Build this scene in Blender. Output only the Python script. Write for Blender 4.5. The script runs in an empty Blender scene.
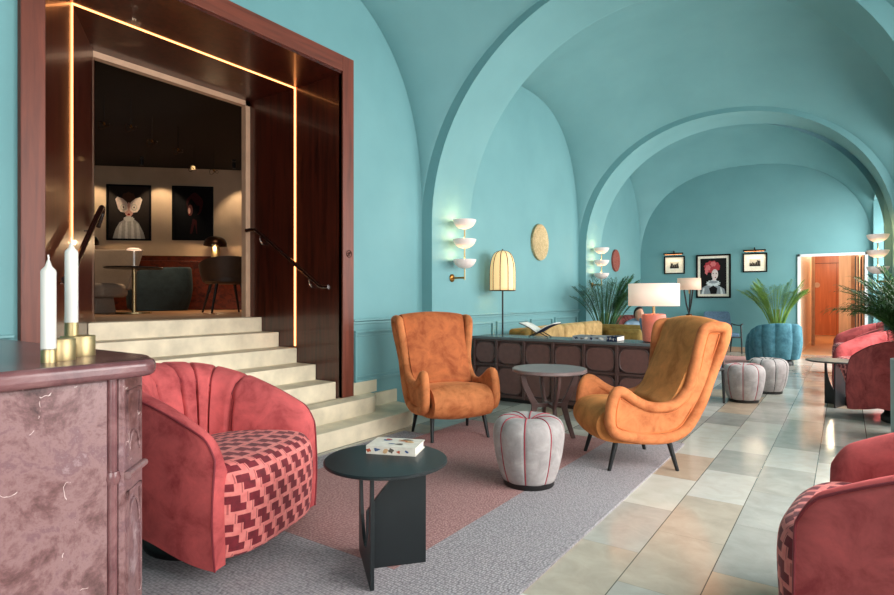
import bpy, bmesh, math, random
from mathutils import Vector, Matrix
random.seed(7)
PI = math.pi
COL = bpy.context.scene.collection
sin, cos = math.sin, math.cos

# ------------------------------------------------------------------ materials
MATS = {}
def lin(c):
    return tuple(((v/255)/12.92 if v/255 <= .04045 else ((v/255+.055)/1.055)**2.4) for v in c)
class NT:
    def __init__(s, name):
        s.m = bpy.data.materials.new(name); s.m.use_nodes = True
        s.t = s.m.node_tree; s.b = s.t.nodes['Principled BSDF']; MATS[name] = s.m
    def n(s, typ, **kw):
        nd = s.t.nodes.new(typ)
        for k, v in kw.items():
            if k.startswith('i_'):
                key = k[2:]; key = int(key) if key.isdigit() else key
                nd.inputs[key].default_value = v
            else: setattr(nd, k, v)
        return nd
    def l(s, a, b): s.t.links.new(a, b)
    def set(s, **kw):
        for k, v in kw.items():
            s.b.inputs[k.replace('_', ' ')].default_value = v
    def math(s, op, a, b=None):
        nd = s.n('ShaderNodeMath', operation=op)
        for i, v in enumerate((a, b)):
            if v is None: continue
            if isinstance(v, (int, float)): nd.inputs[i].default_value = v
            else: s.l(v, nd.inputs[i])
        return nd.outputs[0]
    def coord(s, kind='Object', scale=(1,1,1), rot=(0,0,0), loc=(0,0,0)):
        tc = s.n('ShaderNodeTexCoord'); mp = s.n('ShaderNodeMapping')
        mp.inputs['Scale'].default_value = scale; mp.inputs['Rotation'].default_value = rot; mp.inputs['Location'].default_value = loc
        s.l(tc.outputs[kind], mp.inputs[0]); return mp.outputs[0]
    def noise(s, vec, scale=5, detail=4, rough=.55, dist=0):
        nd = s.n('ShaderNodeTexNoise'); nd.inputs['Scale'].default_value = scale; nd.inputs['Detail'].default_value = detail
        nd.inputs['Roughness'].default_value = rough; nd.inputs['Distortion'].default_value = dist
        if vec is not None: s.l(vec, nd.inputs['Vector'])
        return nd.outputs[0]
    def ramp(s, fac, stops, interp='LINEAR'):
        nd = s.n('ShaderNodeValToRGB'); cr = nd.color_ramp; cr.interpolation = interp
        while len(cr.elements) < len(stops): cr.elements.new(.5)
        for e, (p, c) in zip(cr.elements, stops):
            e.position = p; e.color = (*lin(c), 1)
        s.l(fac, nd.inputs[0]); return nd.outputs[0]
    def bump(s, h, strength=.2, dist=.01):
        nd = s.n('ShaderNodeBump'); nd.inputs['Strength'].default_value = strength; nd.inputs['Distance'].default_value = dist
        s.l(h, nd.inputs['Height']); s.l(nd.outputs[0], s.b.inputs['Normal'])

def simple(name, c, rough=.5, metal=0, var=.06, nscale=8, bump=0, bscale=60, spec=.5, **kw):
    n = NT(name); v = n.coord()
    a = tuple(max(0, min(255, x*(1-var))) for x in c); b = tuple(min(255, x*(1+var)) for x in c)
    n.l(n.ramp(n.noise(v, nscale), [(.3, a), (.7, b)]), n.b.inputs['Base Color'])
    n.set(Roughness=rough, Metallic=metal); n.b.inputs['Specular IOR Level'].default_value = spec
    if bump: n.bump(n.noise(v, bscale, 2), bump, .004)
    for k, x in kw.items(): n.b.inputs[k.replace('_', ' ')].default_value = x
    return n.m
def velvet(name, c, c2, sheen=.6, nscale=9, stretch=(1,1,1)):
    n = NT(name); v = n.coord(scale=stretch)
    f = n.noise(v, nscale, 6, .65, .4)
    n.l(n.ramp(f, [(.32, c2), (.5, c), (.68, tuple(min(255, x*1.12) for x in c))]), n.b.inputs['Base Color'])
    n.set(Roughness=.8); n.b.inputs['Sheen Weight'].default_value = sheen; n.b.inputs['Sheen Roughness'].default_value = .35
    n.b.inputs['Sheen Tint'].default_value = (*lin(tuple(min(255, x*1.15+15) for x in c)), 1)
    n.b.inputs['Specular IOR Level'].default_value = .2
    n.bump(n.noise(v, nscale*1.3, 3), .25, .012)
    return n.m
def wood(name, c1, c2, rough=.35, axis='Z', scale=1, coat=0):
    n = NT(name); sc = {'Z': (14, 14, .9), 'Y': (14, .9, 14), 'X': (.9, 14, 14)}[axis]
    v = n.coord(scale=tuple(k*scale for k in sc))
    f = n.noise(v, 1.6, 7, .6, .6)
    n.l(n.ramp(f, [(.3, c1), (.55, c2), (.75, tuple(min(255, x*1.15) for x in c2))]), n.b.inputs['Base Color'])
    n.set(Roughness=rough); n.b.inputs['Coat Weight'].default_value = coat
    n.bump(f, .06, .003); return n.m
def emit(name, c, strength, base=None):
    n = NT(name); n.set(Roughness=.6); n.b.inputs['Base Color'].default_value = (*lin(base or c), 1)
    n.b.inputs['Emission Color'].default_value = (*lin(c), 1); n.b.inputs['Emission Strength'].default_value = strength
    return n.m

def mk_mats():
    # painted plaster
    n = NT('teal_paint'); v = n.coord()
    n.l(n.ramp(n.noise(v, 1.3, 5), [(.3, (106,153,157)), (.7, (114,161,165))]), n.b.inputs['Base Color'])
    n.set(Roughness=.62); n.b.inputs['Specular IOR Level'].default_value = .3; n.bump(n.noise(v, 4, 5), .12, .02)
    simple('teal_trim_paint', (112,159,163), .5, var=.02)
    # stone floor : half bonded slabs along Y
    n = NT('stone_floor'); tc = n.n('ShaderNodeTexCoord'); sx = n.n('ShaderNodeSeparateXYZ'); n.l(tc.outputs['Object'], sx.inputs[0])
    W, L = .316, .64
    rx = n.math('DIVIDE', n.math('ADD', sx.outputs[0], .795+W*40), W); row = n.math('FLOOR', rx); fx = n.math('FRACT', rx)
    odd = n.math('MODULO', row, 2.0)
    ry = n.math('DIVIDE', n.math('ADD', n.math('ADD', sx.outputs[1], -3.05+L*40), n.math('MULTIPLY', odd, L*.5)), L)
    cell = n.math('FLOOR', ry); fy = n.math('FRACT', ry)
    cb = n.n('ShaderNodeCombineXYZ'); n.l(row, cb.inputs[0]); n.l(cell, cb.inputs[1])
    wn = n.n('ShaderNodeTexWhiteNoise'); n.l(cb.outputs[0], wn.inputs['Vector'])
    tile = n.ramp(wn.outputs['Value'], [(0, (186,182,172)), (.16, (202,199,192)), (.33, (172,170,162)), (.5, (208,205,196)), (.68, (196,176,152)), (.8, (180,178,170)), (.92, (190,178,160))], 'CONSTANT')
    v = n.coord(); ns = n.noise(v, 7, 8, .65, .5)
    ov = n.n('ShaderNodeMix', data_type='RGBA', blend_type='OVERLAY'); ov.inputs[0].default_value = .4
    n.l(tile, ov.inputs[6]); n.l(n.ramp(ns, [(.3, (95,95,95)), (.7, (170,170,170))]), ov.inputs[7])
    dx = n.math('MULTIPLY', n.math('MINIMUM', fx, n.math('SUBTRACT', 1.0, fx)), W)
    dy = n.math('MULTIPLY', n.math('MINIMUM', fy, n.math('SUBTRACT', 1.0, fy)), L)
    jx = n.math('LESS_THAN', dx, .0024); jy = n.math('MULTIPLY', n.math('LESS_THAN', dy, .0012), .55)
    j = n.math('MAXIMUM', jx, jy)
    mx = n.n('ShaderNodeMix', data_type='RGBA'); n.l(j, mx.inputs[0]); n.l(ov.outputs[2], mx.inputs[6]); mx.inputs[7].default_value = (*lin((92,88,78)), 1)
    n.l(mx.outputs[2], n.b.inputs['Base Color'])
    n.l(n.ramp(n.noise(v, 3.5, 5), [(.3, (95,95,95)), (.7, (128,128,128))]), n.b.inputs['Roughness'])
    n.bump(n.noise(v, 14, 6), .08, .006)
    simple('step_stone', (220,206,180), .55, var=.08, nscale=5, bump=.08)
    simple('step_riser', (212,202,176), .6, var=.05, nscale=6)
    # marble
    n = NT('red_marble'); v = n.coord(); f = n.noise(v, 8, 12, .74, .25)
    col = n.ramp(f, [(.34, (62,34,34)), (.44, (104,70,70)), (.52, (132,100,100)), (.58, (108,76,80)), (.68, (156,130,132))])
    wv = n.n('ShaderNodeTexVoronoi', feature='DISTANCE_TO_EDGE'); wv.inputs['Scale'].default_value = 5.5
    ad = n.n('ShaderNodeMix', data_type='RGBA'); ad.inputs[0].default_value = .22; n.l(v, ad.inputs[6])
    nn = n.n('ShaderNodeTexNoise'); nn.inputs['Scale'].default_value = 4; nn.inputs['Detail'].default_value = 6; n.l(v, nn.inputs['Vector']); n.l(nn.outputs['Color'], ad.inputs[7]); n.l(ad.outputs[2], wv.inputs['Vector'])
    vein = n.math('MULTIPLY', n.math('LESS_THAN', wv.outputs['Distance'], .0025), n.math('GREATER_THAN', n.noise(v, 9, 5), .56))
    m2 = n.n('ShaderNodeMix', data_type='RGBA'); n.l(vein, m2.inputs[0]); n.l(col, m2.inputs[6]); m2.inputs[7].default_value = (*lin((215,195,190)), 1)
    n.l(m2.outputs[2], n.b.inputs['Base Color']); n.set(Roughness=.32)
    n = NT('red_marble_top'); v = n.coord(); f = n.noise(v, 6, 9, .68, .9)
    col = n.ramp(f, [(.3, (78,46,50)), (.5, (108,70,72)), (.62, (126,88,88)), (.8, (190,154,150))])
    n.l(col, n.b.inputs['Base Color']); n.set(Roughness=.24)
    # rugs (woven)
    for nm, ca, cb_ in (('rug_grey', (178,172,174), (112,106,112)), ('rug_pink', (188,146,142), (128,92,92))):
        n = NT(nm); v = n.coord(scale=(85, 60, 1)); w = n.n('ShaderNodeTexVoronoi'); w.inputs['Scale'].default_value = 1; w.inputs['Randomness'].default_value = .45; n.l(v, w.inputs['Vector'])
        v2 = n.coord(); sm = n.math('ADD', n.math('MULTIPLY', w.outputs['Distance'], .75), n.math('MULTIPLY', n.noise(v2, 90, 3, .7), .35))
        n.l(n.ramp(sm, [(.25, ca), (.85, cb_)]), n.b.inputs['Base Color']); n.set(Roughness=.95); n.b.inputs['Specular IOR Level'].default_value = .1
        n.bump(n.math('SUBTRACT', 1.0, w.outputs['Distance']), .7, .006)
    simple('rug_rose_far', (190,138,134), .95, var=.1, nscale=40)
    # fabrics
    velvet('pink_velvet', (184,84,84), (146,56,60), .4, 7)
    velvet('dusty_rose_velvet', (176,78,80), (140,56,60), .5, 7)
    velvet('orange_velvet', (188,114,70), (156,84,46), .45, 8)
    velvet('ochre_velvet', (200,130,74), (170,106,56), .4, 6)
    velvet('orange_back_velvet', (178,98,58), (148,72,40), .4, 8)
    velvet('grey_velvet', (160,153,151), (144,137,136), .3, 9)
    velvet('teal_velvet', (74,122,136), (52,98,114), .6, 9)
    velvet('tan_velvet', (176,146,98), (150,120,78), .3, 8)
    velvet('olive_velvet', (124,102,54), (96,78,40), .4, 10)
    velvet('slate_blue_fabric', (78,102,122), (64,86,106), .3, 30)
    velvet('dark_teal_velvet', (32,44,48), (24,34,38), .5, 9)
    velvet('plum_velvet', (120,62,58), (86,42,42), .5, 9)
    simple('taupe_boucle', (112,97,84), .95, var=.2, nscale=140, bump=.6, bscale=180)
    simple('brown_leather', (70,52,38), .5, var=.1)
    simple('red_piping', (150,40,56), .6, var=.03); simple('dark_red_piping', (120,32,42), .6, var=.03)
    simple('rust_piping', (196,104,44), .6, var=.03)
    # patterned velvet (uv in metres)
    n = NT('patterned_velvet'); tc = n.n('ShaderNodeTexCoord'); sx = n.n('ShaderNodeSeparateXYZ'); n.l(tc.outputs['UV'], sx.inputs[0])
    P = .084
    U = n.math('DIVIDE', n.math('ADD', sx.outputs[0], 10.0), P); V = n.math('DIVIDE', n.math('ADD', sx.outputs[1], 10.0), P*1.02)
    vr = n.math('FLOOR', V); fv = n.math('FRACT', V)
    half = n.math('MULTIPLY', n.math('GREATER_THAN', fv, .5), .26)
    U2 = n.math('ADD', n.math('ADD', U, n.math('MULTIPLY', vr, .5)), half); fu = n.math('FRACT', U2)
    inu = n.math('MULTIPLY', n.math('GREATER_THAN', fu, .20), n.math('LESS_THAN', fu, .80))
    inv = n.math('MULTIPLY', n.math('GREATER_THAN', fv, .12), n.math('LESS_THAN', fv, .90))
    dark = n.math('MULTIPLY', inu, inv)
    bar = n.math('MULTIPLY', n.math('LESS_THAN', n.math('ABSOLUTE', n.math('SUBTRACT', fu, .12)), .028), .55)
    v = n.coord(); nz = n.noise(v, 30, 3)
    light = n.ramp(nz, [(.3, (206,104,100)), (.7, (222,132,124))]); dk = n.ramp(nz, [(.3, (92,12,26)), (.7, (122,24,38))])
    mx = n.n('ShaderNodeMix', data_type='RGBA'); n.l(n.math('MAXIMUM', dark, bar), mx.inputs[0]); n.l(light, mx.inputs[6]); n.l(dk, mx.inputs[7])
    n.l(mx.outputs[2], n.b.inputs['Base Color']); n.set(Roughness=.8); n.b.inputs['Sheen Weight'].default_value = .08
    n.bump(n.math('SUBTRACT', 1.0, dark), .4, .006)
    # wood
    wood('portal_walnut', (36,13,8), (72,28,18), .28, 'Z', 1, .3)
    wood('frame_mahogany', (84,36,23), (112,52,35), .5, 'Z', 1)
    wood('frame_mahogany_head', (84,36,23), (112,52,35), .5, 'Y', 1)
    wood('room_walnut', (36,13,7), (96,38,20), .3, 'X', .8, .2)
    simple('console_brown', (74,52,48), .42, var=.06, nscale=20); simple('console_panel_brown', (96,67,62), .38, var=.06, nscale=20)
    simple('console_top_grey', (88,94,96), .25, var=.05)
    simple('table_wood', (92,68,64), .4, var=.08, nscale=14); simple('table_wood_top', (124,106,104), .38, var=.06, nscale=14)
    simple('oak_frame', (196,160,132), .5, var=.04); wood('corridor_orange_wood', (176,92,52), (192,108,66), .35, 'Z', .5)
    wood('corridor_beige_wood', (214,180,148), (224,194,164), .4, 'Z', .5)
    simple('corridor_floor', (190,140,96), .3, var=.06); simple('upper_floor', (150,108,74), .35, var=.1, nscale=4)
    simple('upper_wall_paint', (196,168,138), .7, var=.04, nscale=3); simple('dark_ceiling', (16,13,12), .8, var=.1)
    # metals etc
    simple('black_metal', (22,24,26), .45, .3, var=.05); simple('table_black', (20,26,29), .42, var=.04, nscale=20)
    simple('black_wood', (20,18,18), .4, var=.1); simple('brass', (176,156,116), .46, 1, var=.05, nscale=30)
    simple('bronze', (168,116,58), .3, 1, var=.05); simple('chrome', (210,212,214), .18, 1, var=.01)
    simple('handrail_dark', (38,18,14), .22, var=.1); simple('wax', (206,204,198), .45, var=.01, **{'Subsurface_Weight': .25, 'Subsurface_Radius': (.01,.008,.006)})
    n = NT('gold_relief'); v = n.coord(); nf = n.noise(v, 22, 6, .7, 1.2)
    n.l(n.ramp(nf, [(.3, (150,126,84)), (.6, (212,188,146)), (.8, (240,226,196))]), n.b.inputs['Base Color']); n.set(Roughness=.4, Metallic=.75); n.bump(nf, .9, .02)
    n = NT('copper_relief'); v = n.coord(); nf = n.noise(v, 22, 6, .7, 1.2)
    n.l(n.ramp(nf, [(.3, (120,52,46)), (.7, (186,104,88))]), n.b.inputs['Base Color']); n.set(Roughness=.5, Metallic=.4); n.bump(nf, .9, .02)
    emit('led', (255,160,92), 5); emit('lamp_shade_lit', (255,202,130), .60, (226,200,156)); emit('shade_linen', (255,214,186), .42, (236,214,200))
    emit('shade_linen_far', (255,206,176), .30, (214,182,160)); emit('alabaster', (255,232,208), .10, (222,208,204)); emit('bulb', (255,205,140), 30)
    simple('white_paint', (226,228,230), .5, var=.01); simple('terracotta', (206,112,92), .55, var=.07, nscale=14)
    simple('bronze_dark', (60,38,24), .3, .8, var=.05)
    # foliage
    for nm, a, b in (('palm_green', (34,72,32), (70,112,46)), ('palm_light_green', (66,112,44), (124,158,70)), ('palm_dark_green', (20,56,36), (52,98,48))):
        n = NT(nm); v = n.coord(); n.l(n.ramp(n.noise(v, 6, 2), [(.3, a), (.7, b)]), n.b.inputs['Base Color']); n.set(Roughness=.45)
    simple('palm_stem', (120,132,56), .5, var=.15); simple('pot_black', (34,36,36), .5); simple('pot_pale', (150,178,180), .4, var=.03); simple('soil', (50,38,28), .95, var=.3, nscale=60)
    # people
    simple('skin', (206,150,122), .55, var=.03); simple('dark_hair', (34,24,20), .5, var=.2, nscale=60); simple('denim_shirt', (130,156,176), .85); simple('dark_trousers', (40,44,56), .85)
    # flat colours used on printed paper and canvases
    for nm, c in dict(ink_black=(10,9,10), canvas_dark=(26,24,24), canvas_brown=(46,38,34), print_white=(212,204,192), paper=(240,236,228), moth_cream=(228,206,190), print_skin=(206,156,138),
                      print_skin_shadow=(96,54,50), blouse_grey=(160,154,146), blouse_light=(196,190,182), hair_brown=(84,54,40), flower_red=(168,60,66), flower_pink=(206,112,112), lips=(140,40,44), pale_skin=(216,196,192),
                      ruff_white=(206,210,210), ruff_grey=(140,146,150), mat_cream=(240,230,212), photo_grey=(96,88,80), photo_dark=(44,40,38), photo_light=(196,186,168), hood_red=(58,18,20), cover_navy=(34,42,66), cover_tan=(196,158,118), cover_rust=(176,82,58), cover_blue=(74,92,130), sign_dark=(40,20,16)).items():
        simple(nm, c, .7, var=.05, nscale=30, spec=.12)
    n = NT('window_glass'); n.set(Roughness=.02, Alpha=.12); n.b.inputs['Base Color'].default_value = (.9, .95, .96, 1)
    simple('sofa_feet', (30,22,18), .4)
mk_mats()
M = MATS

# ------------------------------------------------------------------ geometry builder
class G:
    def __init__(s): s.v = []; s.f = []; s.mi = []; s.uv = {}; s.cur = 0
    def add(s, vs, fs):
        o = len(s.v); s.v += [Vector(p) for p in vs]
        for f in fs: s.f.append([i+o for i in f]); s.mi.append(s.cur)
        return o
    def box(s, x0, x1, y0, y1, z0, z1, mat=None):
        vs = [(x, y, z) for z in (z0, z1) for y in (y0, y1) for x in (x0, x1)]
        if mat is not None: vs = [mat @ Vector(p) for p in vs]
        s.add(vs, [(0,2,3,1), (4,5,7,6), (0,1,5,4), (2,6,7,3), (0,4,6,2), (1,3,7,5)]); return s
    def grid(s, rows, cu=False, cv=False, cap=False):
        nr, nc = len(rows), len(rows[0]); vs = [p for r in rows for p in r]; fs = []
        for i in range(nr if cu else nr-1):
            for j in range(nc if cv else nc-1):
                a = i*nc+j; b = i*nc+(j+1) % nc; c = ((i+1) % nr)*nc+(j+1) % nc; d = ((i+1) % nr)*nc+j
                fs.append((a, b, c, d))
        if cap: fs += [tuple(range(nc))[::-1], tuple((nr-1)*nc+k for k in range(nc))]
        return s.add(vs, fs)
    def tube(s, pts, r, n=10, closed=False, flat=1):
        pts = [Vector(p) for p in pts]; m = len(pts); rr = r if isinstance(r, (list, tuple)) else [r]*m; rows = []
        up = None
        for i, p in enumerate(pts):
            a = pts[(i-1) % m] if (closed or i > 0) else p; b = pts[(i+1) % m] if (closed or i < m-1) else p
            t = (b-a).normalized()
            if up is None:
                up = Vector((0,0,1)) if abs(t.z) < .9 else Vector((1,0,0))
            sd = t.cross(up).normalized(); up = sd.cross(t).normalized()
            rows.append([p + (sd*cos(q) + up*sin(q)*flat)*rr[i] for q in [2*PI*k/n for k in range(n)]])
        s.grid(rows, cu=closed, cv=True, cap=not closed); return s
    def lathe(s, prof, n=32, c=(0,0,0), fn=None, cap=True):
        rows = []
        for (r, z) in prof:
            rows.append([(c[0]+(r*(fn(q, z) if fn else 1))*cos(q), c[1]+(r*(fn(q, z) if fn else 1))*sin(q), c[2]+z) for q in [2*PI*k/n for k in range(n)]])
        s.grid(rows, cv=True, cap=cap); return s
    def prism(s, poly, fr, to):   # poly of 3d points, two mapping functions of each (a,b)
        n = len(poly); vs = [fr(*p) for p in poly]+[to(*p) for p in poly]
        s.add(vs, [tuple(range(n)), tuple(range(2*n-1, n-1, -1))]+[(i, i+n, (i+1) % n+n, (i+1) % n) for i in range(n)]); return s
    def build(s, name, mat, parent=None, smooth=True, bevel=0, seg=3, sub=0, angle=40, solid=0):
        me = bpy.data.meshes.new(name); me.from_pydata([tuple(v) for v in s.v], [], s.f)
        mats = mat if isinstance(mat, (list, tuple)) else [mat]
        for m in mats: me.materials.append(M[m])
        bm = bmesh.new(); bm.from_mesh(me)
        for f, i in zip(bm.faces, s.mi): f.material_index = i
        if s.uv:
            bm.verts.ensure_lookup_table(); L = bm.loops.layers.uv.new('uv')
            for f in bm.faces:
                for lp in f.loops: lp[L].uv = s.uv.get(lp.vert.index, (0, 0))
        bmesh.ops.recalc_face_normals(bm, faces=bm.faces)
        bm.to_mesh(me); bm.free()
        if smooth:
            me.shade_smooth()
            try: me.set_sharp_from_angle(angle=math.radians(angle))
            except Exception: pass
        o = bpy.data.objects.new(name, me); COL.objects.link(o)
        if parent is not None: o.parent = parent
        if solid:
            md = o.modifiers.new('s', 'SOLIDIFY'); md.thickness = solid; md.offset = 0
        if bevel:
            md = o.modifiers.new('b', 'BEVEL'); md.width = bevel; md.segments = seg; md.limit_method = 'ANGLE'; md.angle_limit = math.radians(35)
        if sub:
            md = o.modifiers.new('u', 'SUBSURF'); md.levels = sub; md.render_levels = sub
        return o
def BX(*a): return G().box(*a)
def tag(o, label, cat, group=None, kind=None):
    if label: o['label'] = label
    if cat: o['category'] = cat
    if group: o['group'] = group
    if kind: o['kind'] = kind
    return o
def thing(name, label, cat, loc=(0,0,0), rz=0, group=None):
    o = bpy.data.objects.new(name, None); COL.objects.link(o); o.location = loc; o.rotation_euler = (0, 0, rz); o.empty_display_size = .1
    return tag(o, label, cat, group)
def struct(o): o['kind'] = 'structure'; return o
def dup(root, loc, rz, label, group=None):
    r = root.copy(); COL.objects.link(r); r.location = loc; r.rotation_euler = (0, 0, rz); r['label'] = label
    if group: r['group'] = group
    for ch in list(root.children):
        c = ch.copy(); COL.objects.link(c); c.parent = r
        for g in list(ch.children):
            d = g.copy(); COL.objects.link(d); d.parent = c
    return r
def smoothstep(x): x = max(0, min(1, x)); return x*x*(3-2*x)
def catmull(pts, k=6, closed=False):
    P = [Vector(p) for p in pts]; n = len(P); out = []
    for i in range(n if closed else n-1):
        p0 = P[(i-1) % n] if (closed or i > 0) else P[i]; p1 = P[i]; p2 = P[(i+1) % n]; p3 = P[(i+2) % n] if (closed or i+2 < n) else P[(i+1) % n]
        for j in range(k):
            t = j/k; out.append(.5*((2*p1)+(-p0+p2)*t+(2*p0-5*p1+4*p2-p3)*t*t+(-p0+3*p1-3*p2+p3)*t**3))
    if not closed: out.append(P[-1].copy())
    return out
def plight(name, loc, power, color, r=.03):
    l = bpy.data.lights.new(name, 'POINT'); l.energy = power; l.color = color; l.shadow_soft_size = r
    o = bpy.data.objects.new(name, l); COL.objects.link(o); o.location = loc; return o
def alight(name, loc, rot, sx, sy, power, color):
    l = bpy.data.lights.new(name, 'AREA'); l.shape = 'RECTANGLE'; l.size = sx; l.size_y = sy; l.energy = power; l.color = color
    o = bpy.data.objects.new(name, l); COL.objects.link(o); o.location = loc; o.rotation_euler = rot; return o
def slight(name, loc, target, power, color, ang=50, blend=.6, r=.03):
    l = bpy.data.lights.new(name, 'SPOT'); l.energy = power; l.color = color; l.spot_size = math.radians(ang); l.spot_blend = blend; l.shadow_soft_size = r
    o = bpy.data.objects.new(name, l); COL.objects.link(o); o.location = loc
    o.rotation_euler = (Vector(target)-Vector(loc)).to_track_quat('-Z', 'Y').to_euler(); return o

# ------------------------------------------------------------------ camera model
F, CX, CY, HC = 574.0, 447.0, 297.5, 1.2
TH = math.atan(398/574); S_, C_ = sin(TH), cos(TH)
cam = bpy.data.cameras.new('camera'); co = bpy.data.objects.new('camera', cam); COL.objects.link(co)
co.location = (0, 0, HC); co.rotation_euler = (PI/2, 0, TH); cam.sensor_width = 36; cam.lens = F/894*36; cam.clip_start = .05
bpy.context.scene.camera = co

# ------------------------------------------------------------------ room shell
XL, XR, PL, PR = -3.79, .63, -3.654, .50
XL3, XR3 = -4.10, .46
YB = -3.9; YF = 14.2
BAYS = [(YB, .17, XL, XR), (.93, 4.986, XL, XR), (5.746, 9.46, XL, XR), (10.2, YF, XL3, XR3)]
ZS = 2.0
def sup(u, p): return max(0.0, 1-min(1, abs(u))**p)**(1/p)
def wall_arc(y, y0, y1):
    return ZS + 2.22*sup((y-(y0+y1)/2)/((y1-y0)/2), 2.5)
AP = [(-1.577, 2.212, 2.18, 2.0), (-1.577, 2.212, 2.18, 2.0), (-1.577, 2.212, 2.19, 2.0), (-1.577, 2.212, 2.04, 2.1), (-1.82, 2.285, 2.02, 2.1), (-1.82, 2.285, 2.12, 2.4)]
def acurve(x, P): return ZS + P[2]*sup((x-P[0])/P[1], P[3])
def vault_A(x, xl, xr, far): return acurve(x, AP[5]) if far else acurve(x, AP[1])
def vault(bay, k):
    y0, y1, xl, xr = bay; N = 60; rows = []; P0, P1 = {0: (AP[0], AP[0]), 1: (AP[0], AP[1]), 2: (AP[2], AP[3]), 3: (AP[4], AP[5])}[k]
    for i in range(N+1):
        y = (y0+y1)/2 - (y1-y0)/2*cos(PI*i/N); row = []; f = i/N
        for j in range(N+1):
            x = (xl+xr)/2 - (xr-xl)/2*cos(PI*j/N)
            a, b = max(1e-4, (acurve(x, P0)*(1-f)+acurve(x, P1)*f)-ZS), max(1e-4, wall_arc(y, y0, y1)-ZS)
            row.append((x, y, ZS+(a**3.2+b**3.2)**(1/3.2)))
        rows.append(row)
    g = G(); g.grid(rows); return g
for i, b in enumerate(BAYS): struct(vault(b, i).build('ceiling', 'teal_paint', angle=80))
# floor
struct(BX(-4.3, 1.5, YB-.1, YF, -.12, 0).build('floor', 'stone_floor', smooth=False))
# transverse arches with their piers
def arch(y0, y1, c, a, b, p, name):
    def curve(dz, da):
        pts = [(c-a-da, 0.0)]
        N = 48
        for i in range(N+1):
            u = -cos(PI*i/N); pts.append((c+(a+da)*u, ZS+(b+dz)*sup(u, p)))
        pts.append((c+a+da, 0.0)); return pts
    inn, out = curve(0, 0), curve(.30, .20)
    g = G(); n = len(inn)
    g.grid([[(x, y0, z) for x, z in inn], [(x, y1, z) for x, z in inn]])
    g.grid([[(x, y0, z) for x, z in inn], [(x, y0, z) for x, z in out]])
    g.grid([[(x, y1, z) for x, z in inn], [(x, y1, z) for x, z in out]])
    return struct(g.build(name, 'teal_paint', angle=50))
arch(.17, .93, -1.577, 2.077, 2.12, 2.0, 'trim_1'); arch(4.986, 5.746, -1.577, 2.077, 2.12, 2.0, 'trim_2'); arch(9.46, 10.2, -1.555, 2.10, 1.97, 2.1, 'trim_3')
# left wall : strips that end on the wall arcs, portal opening left free
def wall_strip(g, X, y0, y1, zlo, bay, n=24):
    y0b, y1b = bay[0], bay[1]
    n = 40; ys = [(y0+y1)/2-(y1-y0)/2*cos(PI*i/n) for i in range(n+1)]
    g.grid([[(X, y, zlo) for y in ys], [(X, y, wall_arc(y, y0b, y1b)+.3) for y in ys]])
PY0, PY1, PZ = 1.30, 3.84, 3.34          # hole behind the portal frame
g = G(); wall_strip(g, XL, YB, .17, 0, BAYS[0]); wall_strip(g, XL, .93, PY0, 0, BAYS[1], 8); wall_strip(g, XL, PY0, PY1, PZ, BAYS[1]); wall_strip(g, XL, PY1, 4.986, 0, BAYS[1])
wall_strip(g, XL, 5.746, 9.46, 0, BAYS[2]); wall_strip(g, XL3, 10.2, YF, 0, BAYS[3])
struct(g.build('wall_left', 'teal_paint', smooth=False))
# far wall with doorway, back wall
DX0, DX1, DZ = -.775, .325, 2.055
g = G(); n = 44; c, a = (XL3+XR3)/2, (XR3-XL3)/2
xs = sorted(set([c-a*cos(PI*i/n) for i in range(n+1)]+[DX0, DX1]))
for x0, x1 in zip(xs, xs[1:]):
    m = (x0+x1)/2; lo = DZ if DX0 < m < DX1 else 0
    g.add([(x0, YF, lo), (x1, YF, lo), (x1, YF, vault_A(x1, XL3, XR3, True)+.3), (x0, YF, vault_A(x0, XL3, XR3, True)+.3)], [(0,1,2,3)])
struct(g.build('wall_far', 'teal_paint', smooth=False))
struct(BX(-4.3, 1.5, YB-.1, YB, 0, 4.6).build('wall_back', 'teal_paint', smooth=False))
# right wall with deep window niches
g = G(); XO = 1.45
NICHES = [(-3.5, -.15, .03), (1.25, 4.72, .03), (5.95, 9.2, .03), (10.4, 14.05, .03)]
for (y0, y1, xl, xr), (n0, n1, _) in zip(BAYS, NICHES):
    g.box(xr, XO, y0-.0, n0, 0, 4.3); g.box(xr, XO, n1, y1, 0, 4.3); g.box(xr, XO, n0, n1, 3.1, 4.3); 
g.box(.56, XO, .17, .93, 0, 4.3); g.box(.56, XO, 4.986, 5.746, 0, 4.3); g.box(.6, XO, 9.46, 10.2, 0, 4.3)
struct(g.build('wall_right', 'teal_paint', smooth=False))
for k, (n0, n1, _) in enumerate(NICHES):
    w = G(); w.box(1.37, 1.43, n0, n1, .0, .35); w.box(1.37, 1.43, n0, n1, 3.02, 3.1)
    for t in (0, .5, 1): y = n0+(n1-n0)*t; w.box(1.37, 1.43, y-.04+(.04 if t == 0 else -.04 if t == 1 else 0), y+.04+(.04 if t == 0 else -.04 if t == 1 else 0), .35, 3.02)
    w.box(1.38, 1.42, n0, n1, 2.2, 2.25)
    wf = struct(w.build('window_%d' % (k+1), 'white_paint', smooth=False))
    BX(1.395, 1.402, n0+.06, n1-.06, .35, 3.02).build('pane', 'window_glass', wf, smooth=False)
    yc = (n0+n1)/2; pw = [300, 330, 370, 360][k]
    alight('daylight', (1.62, yc, 1.65), (0, PI/2-.45, 0), 2.6, n1-n0-.1, pw, (1.0, .975, .94))
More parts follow.
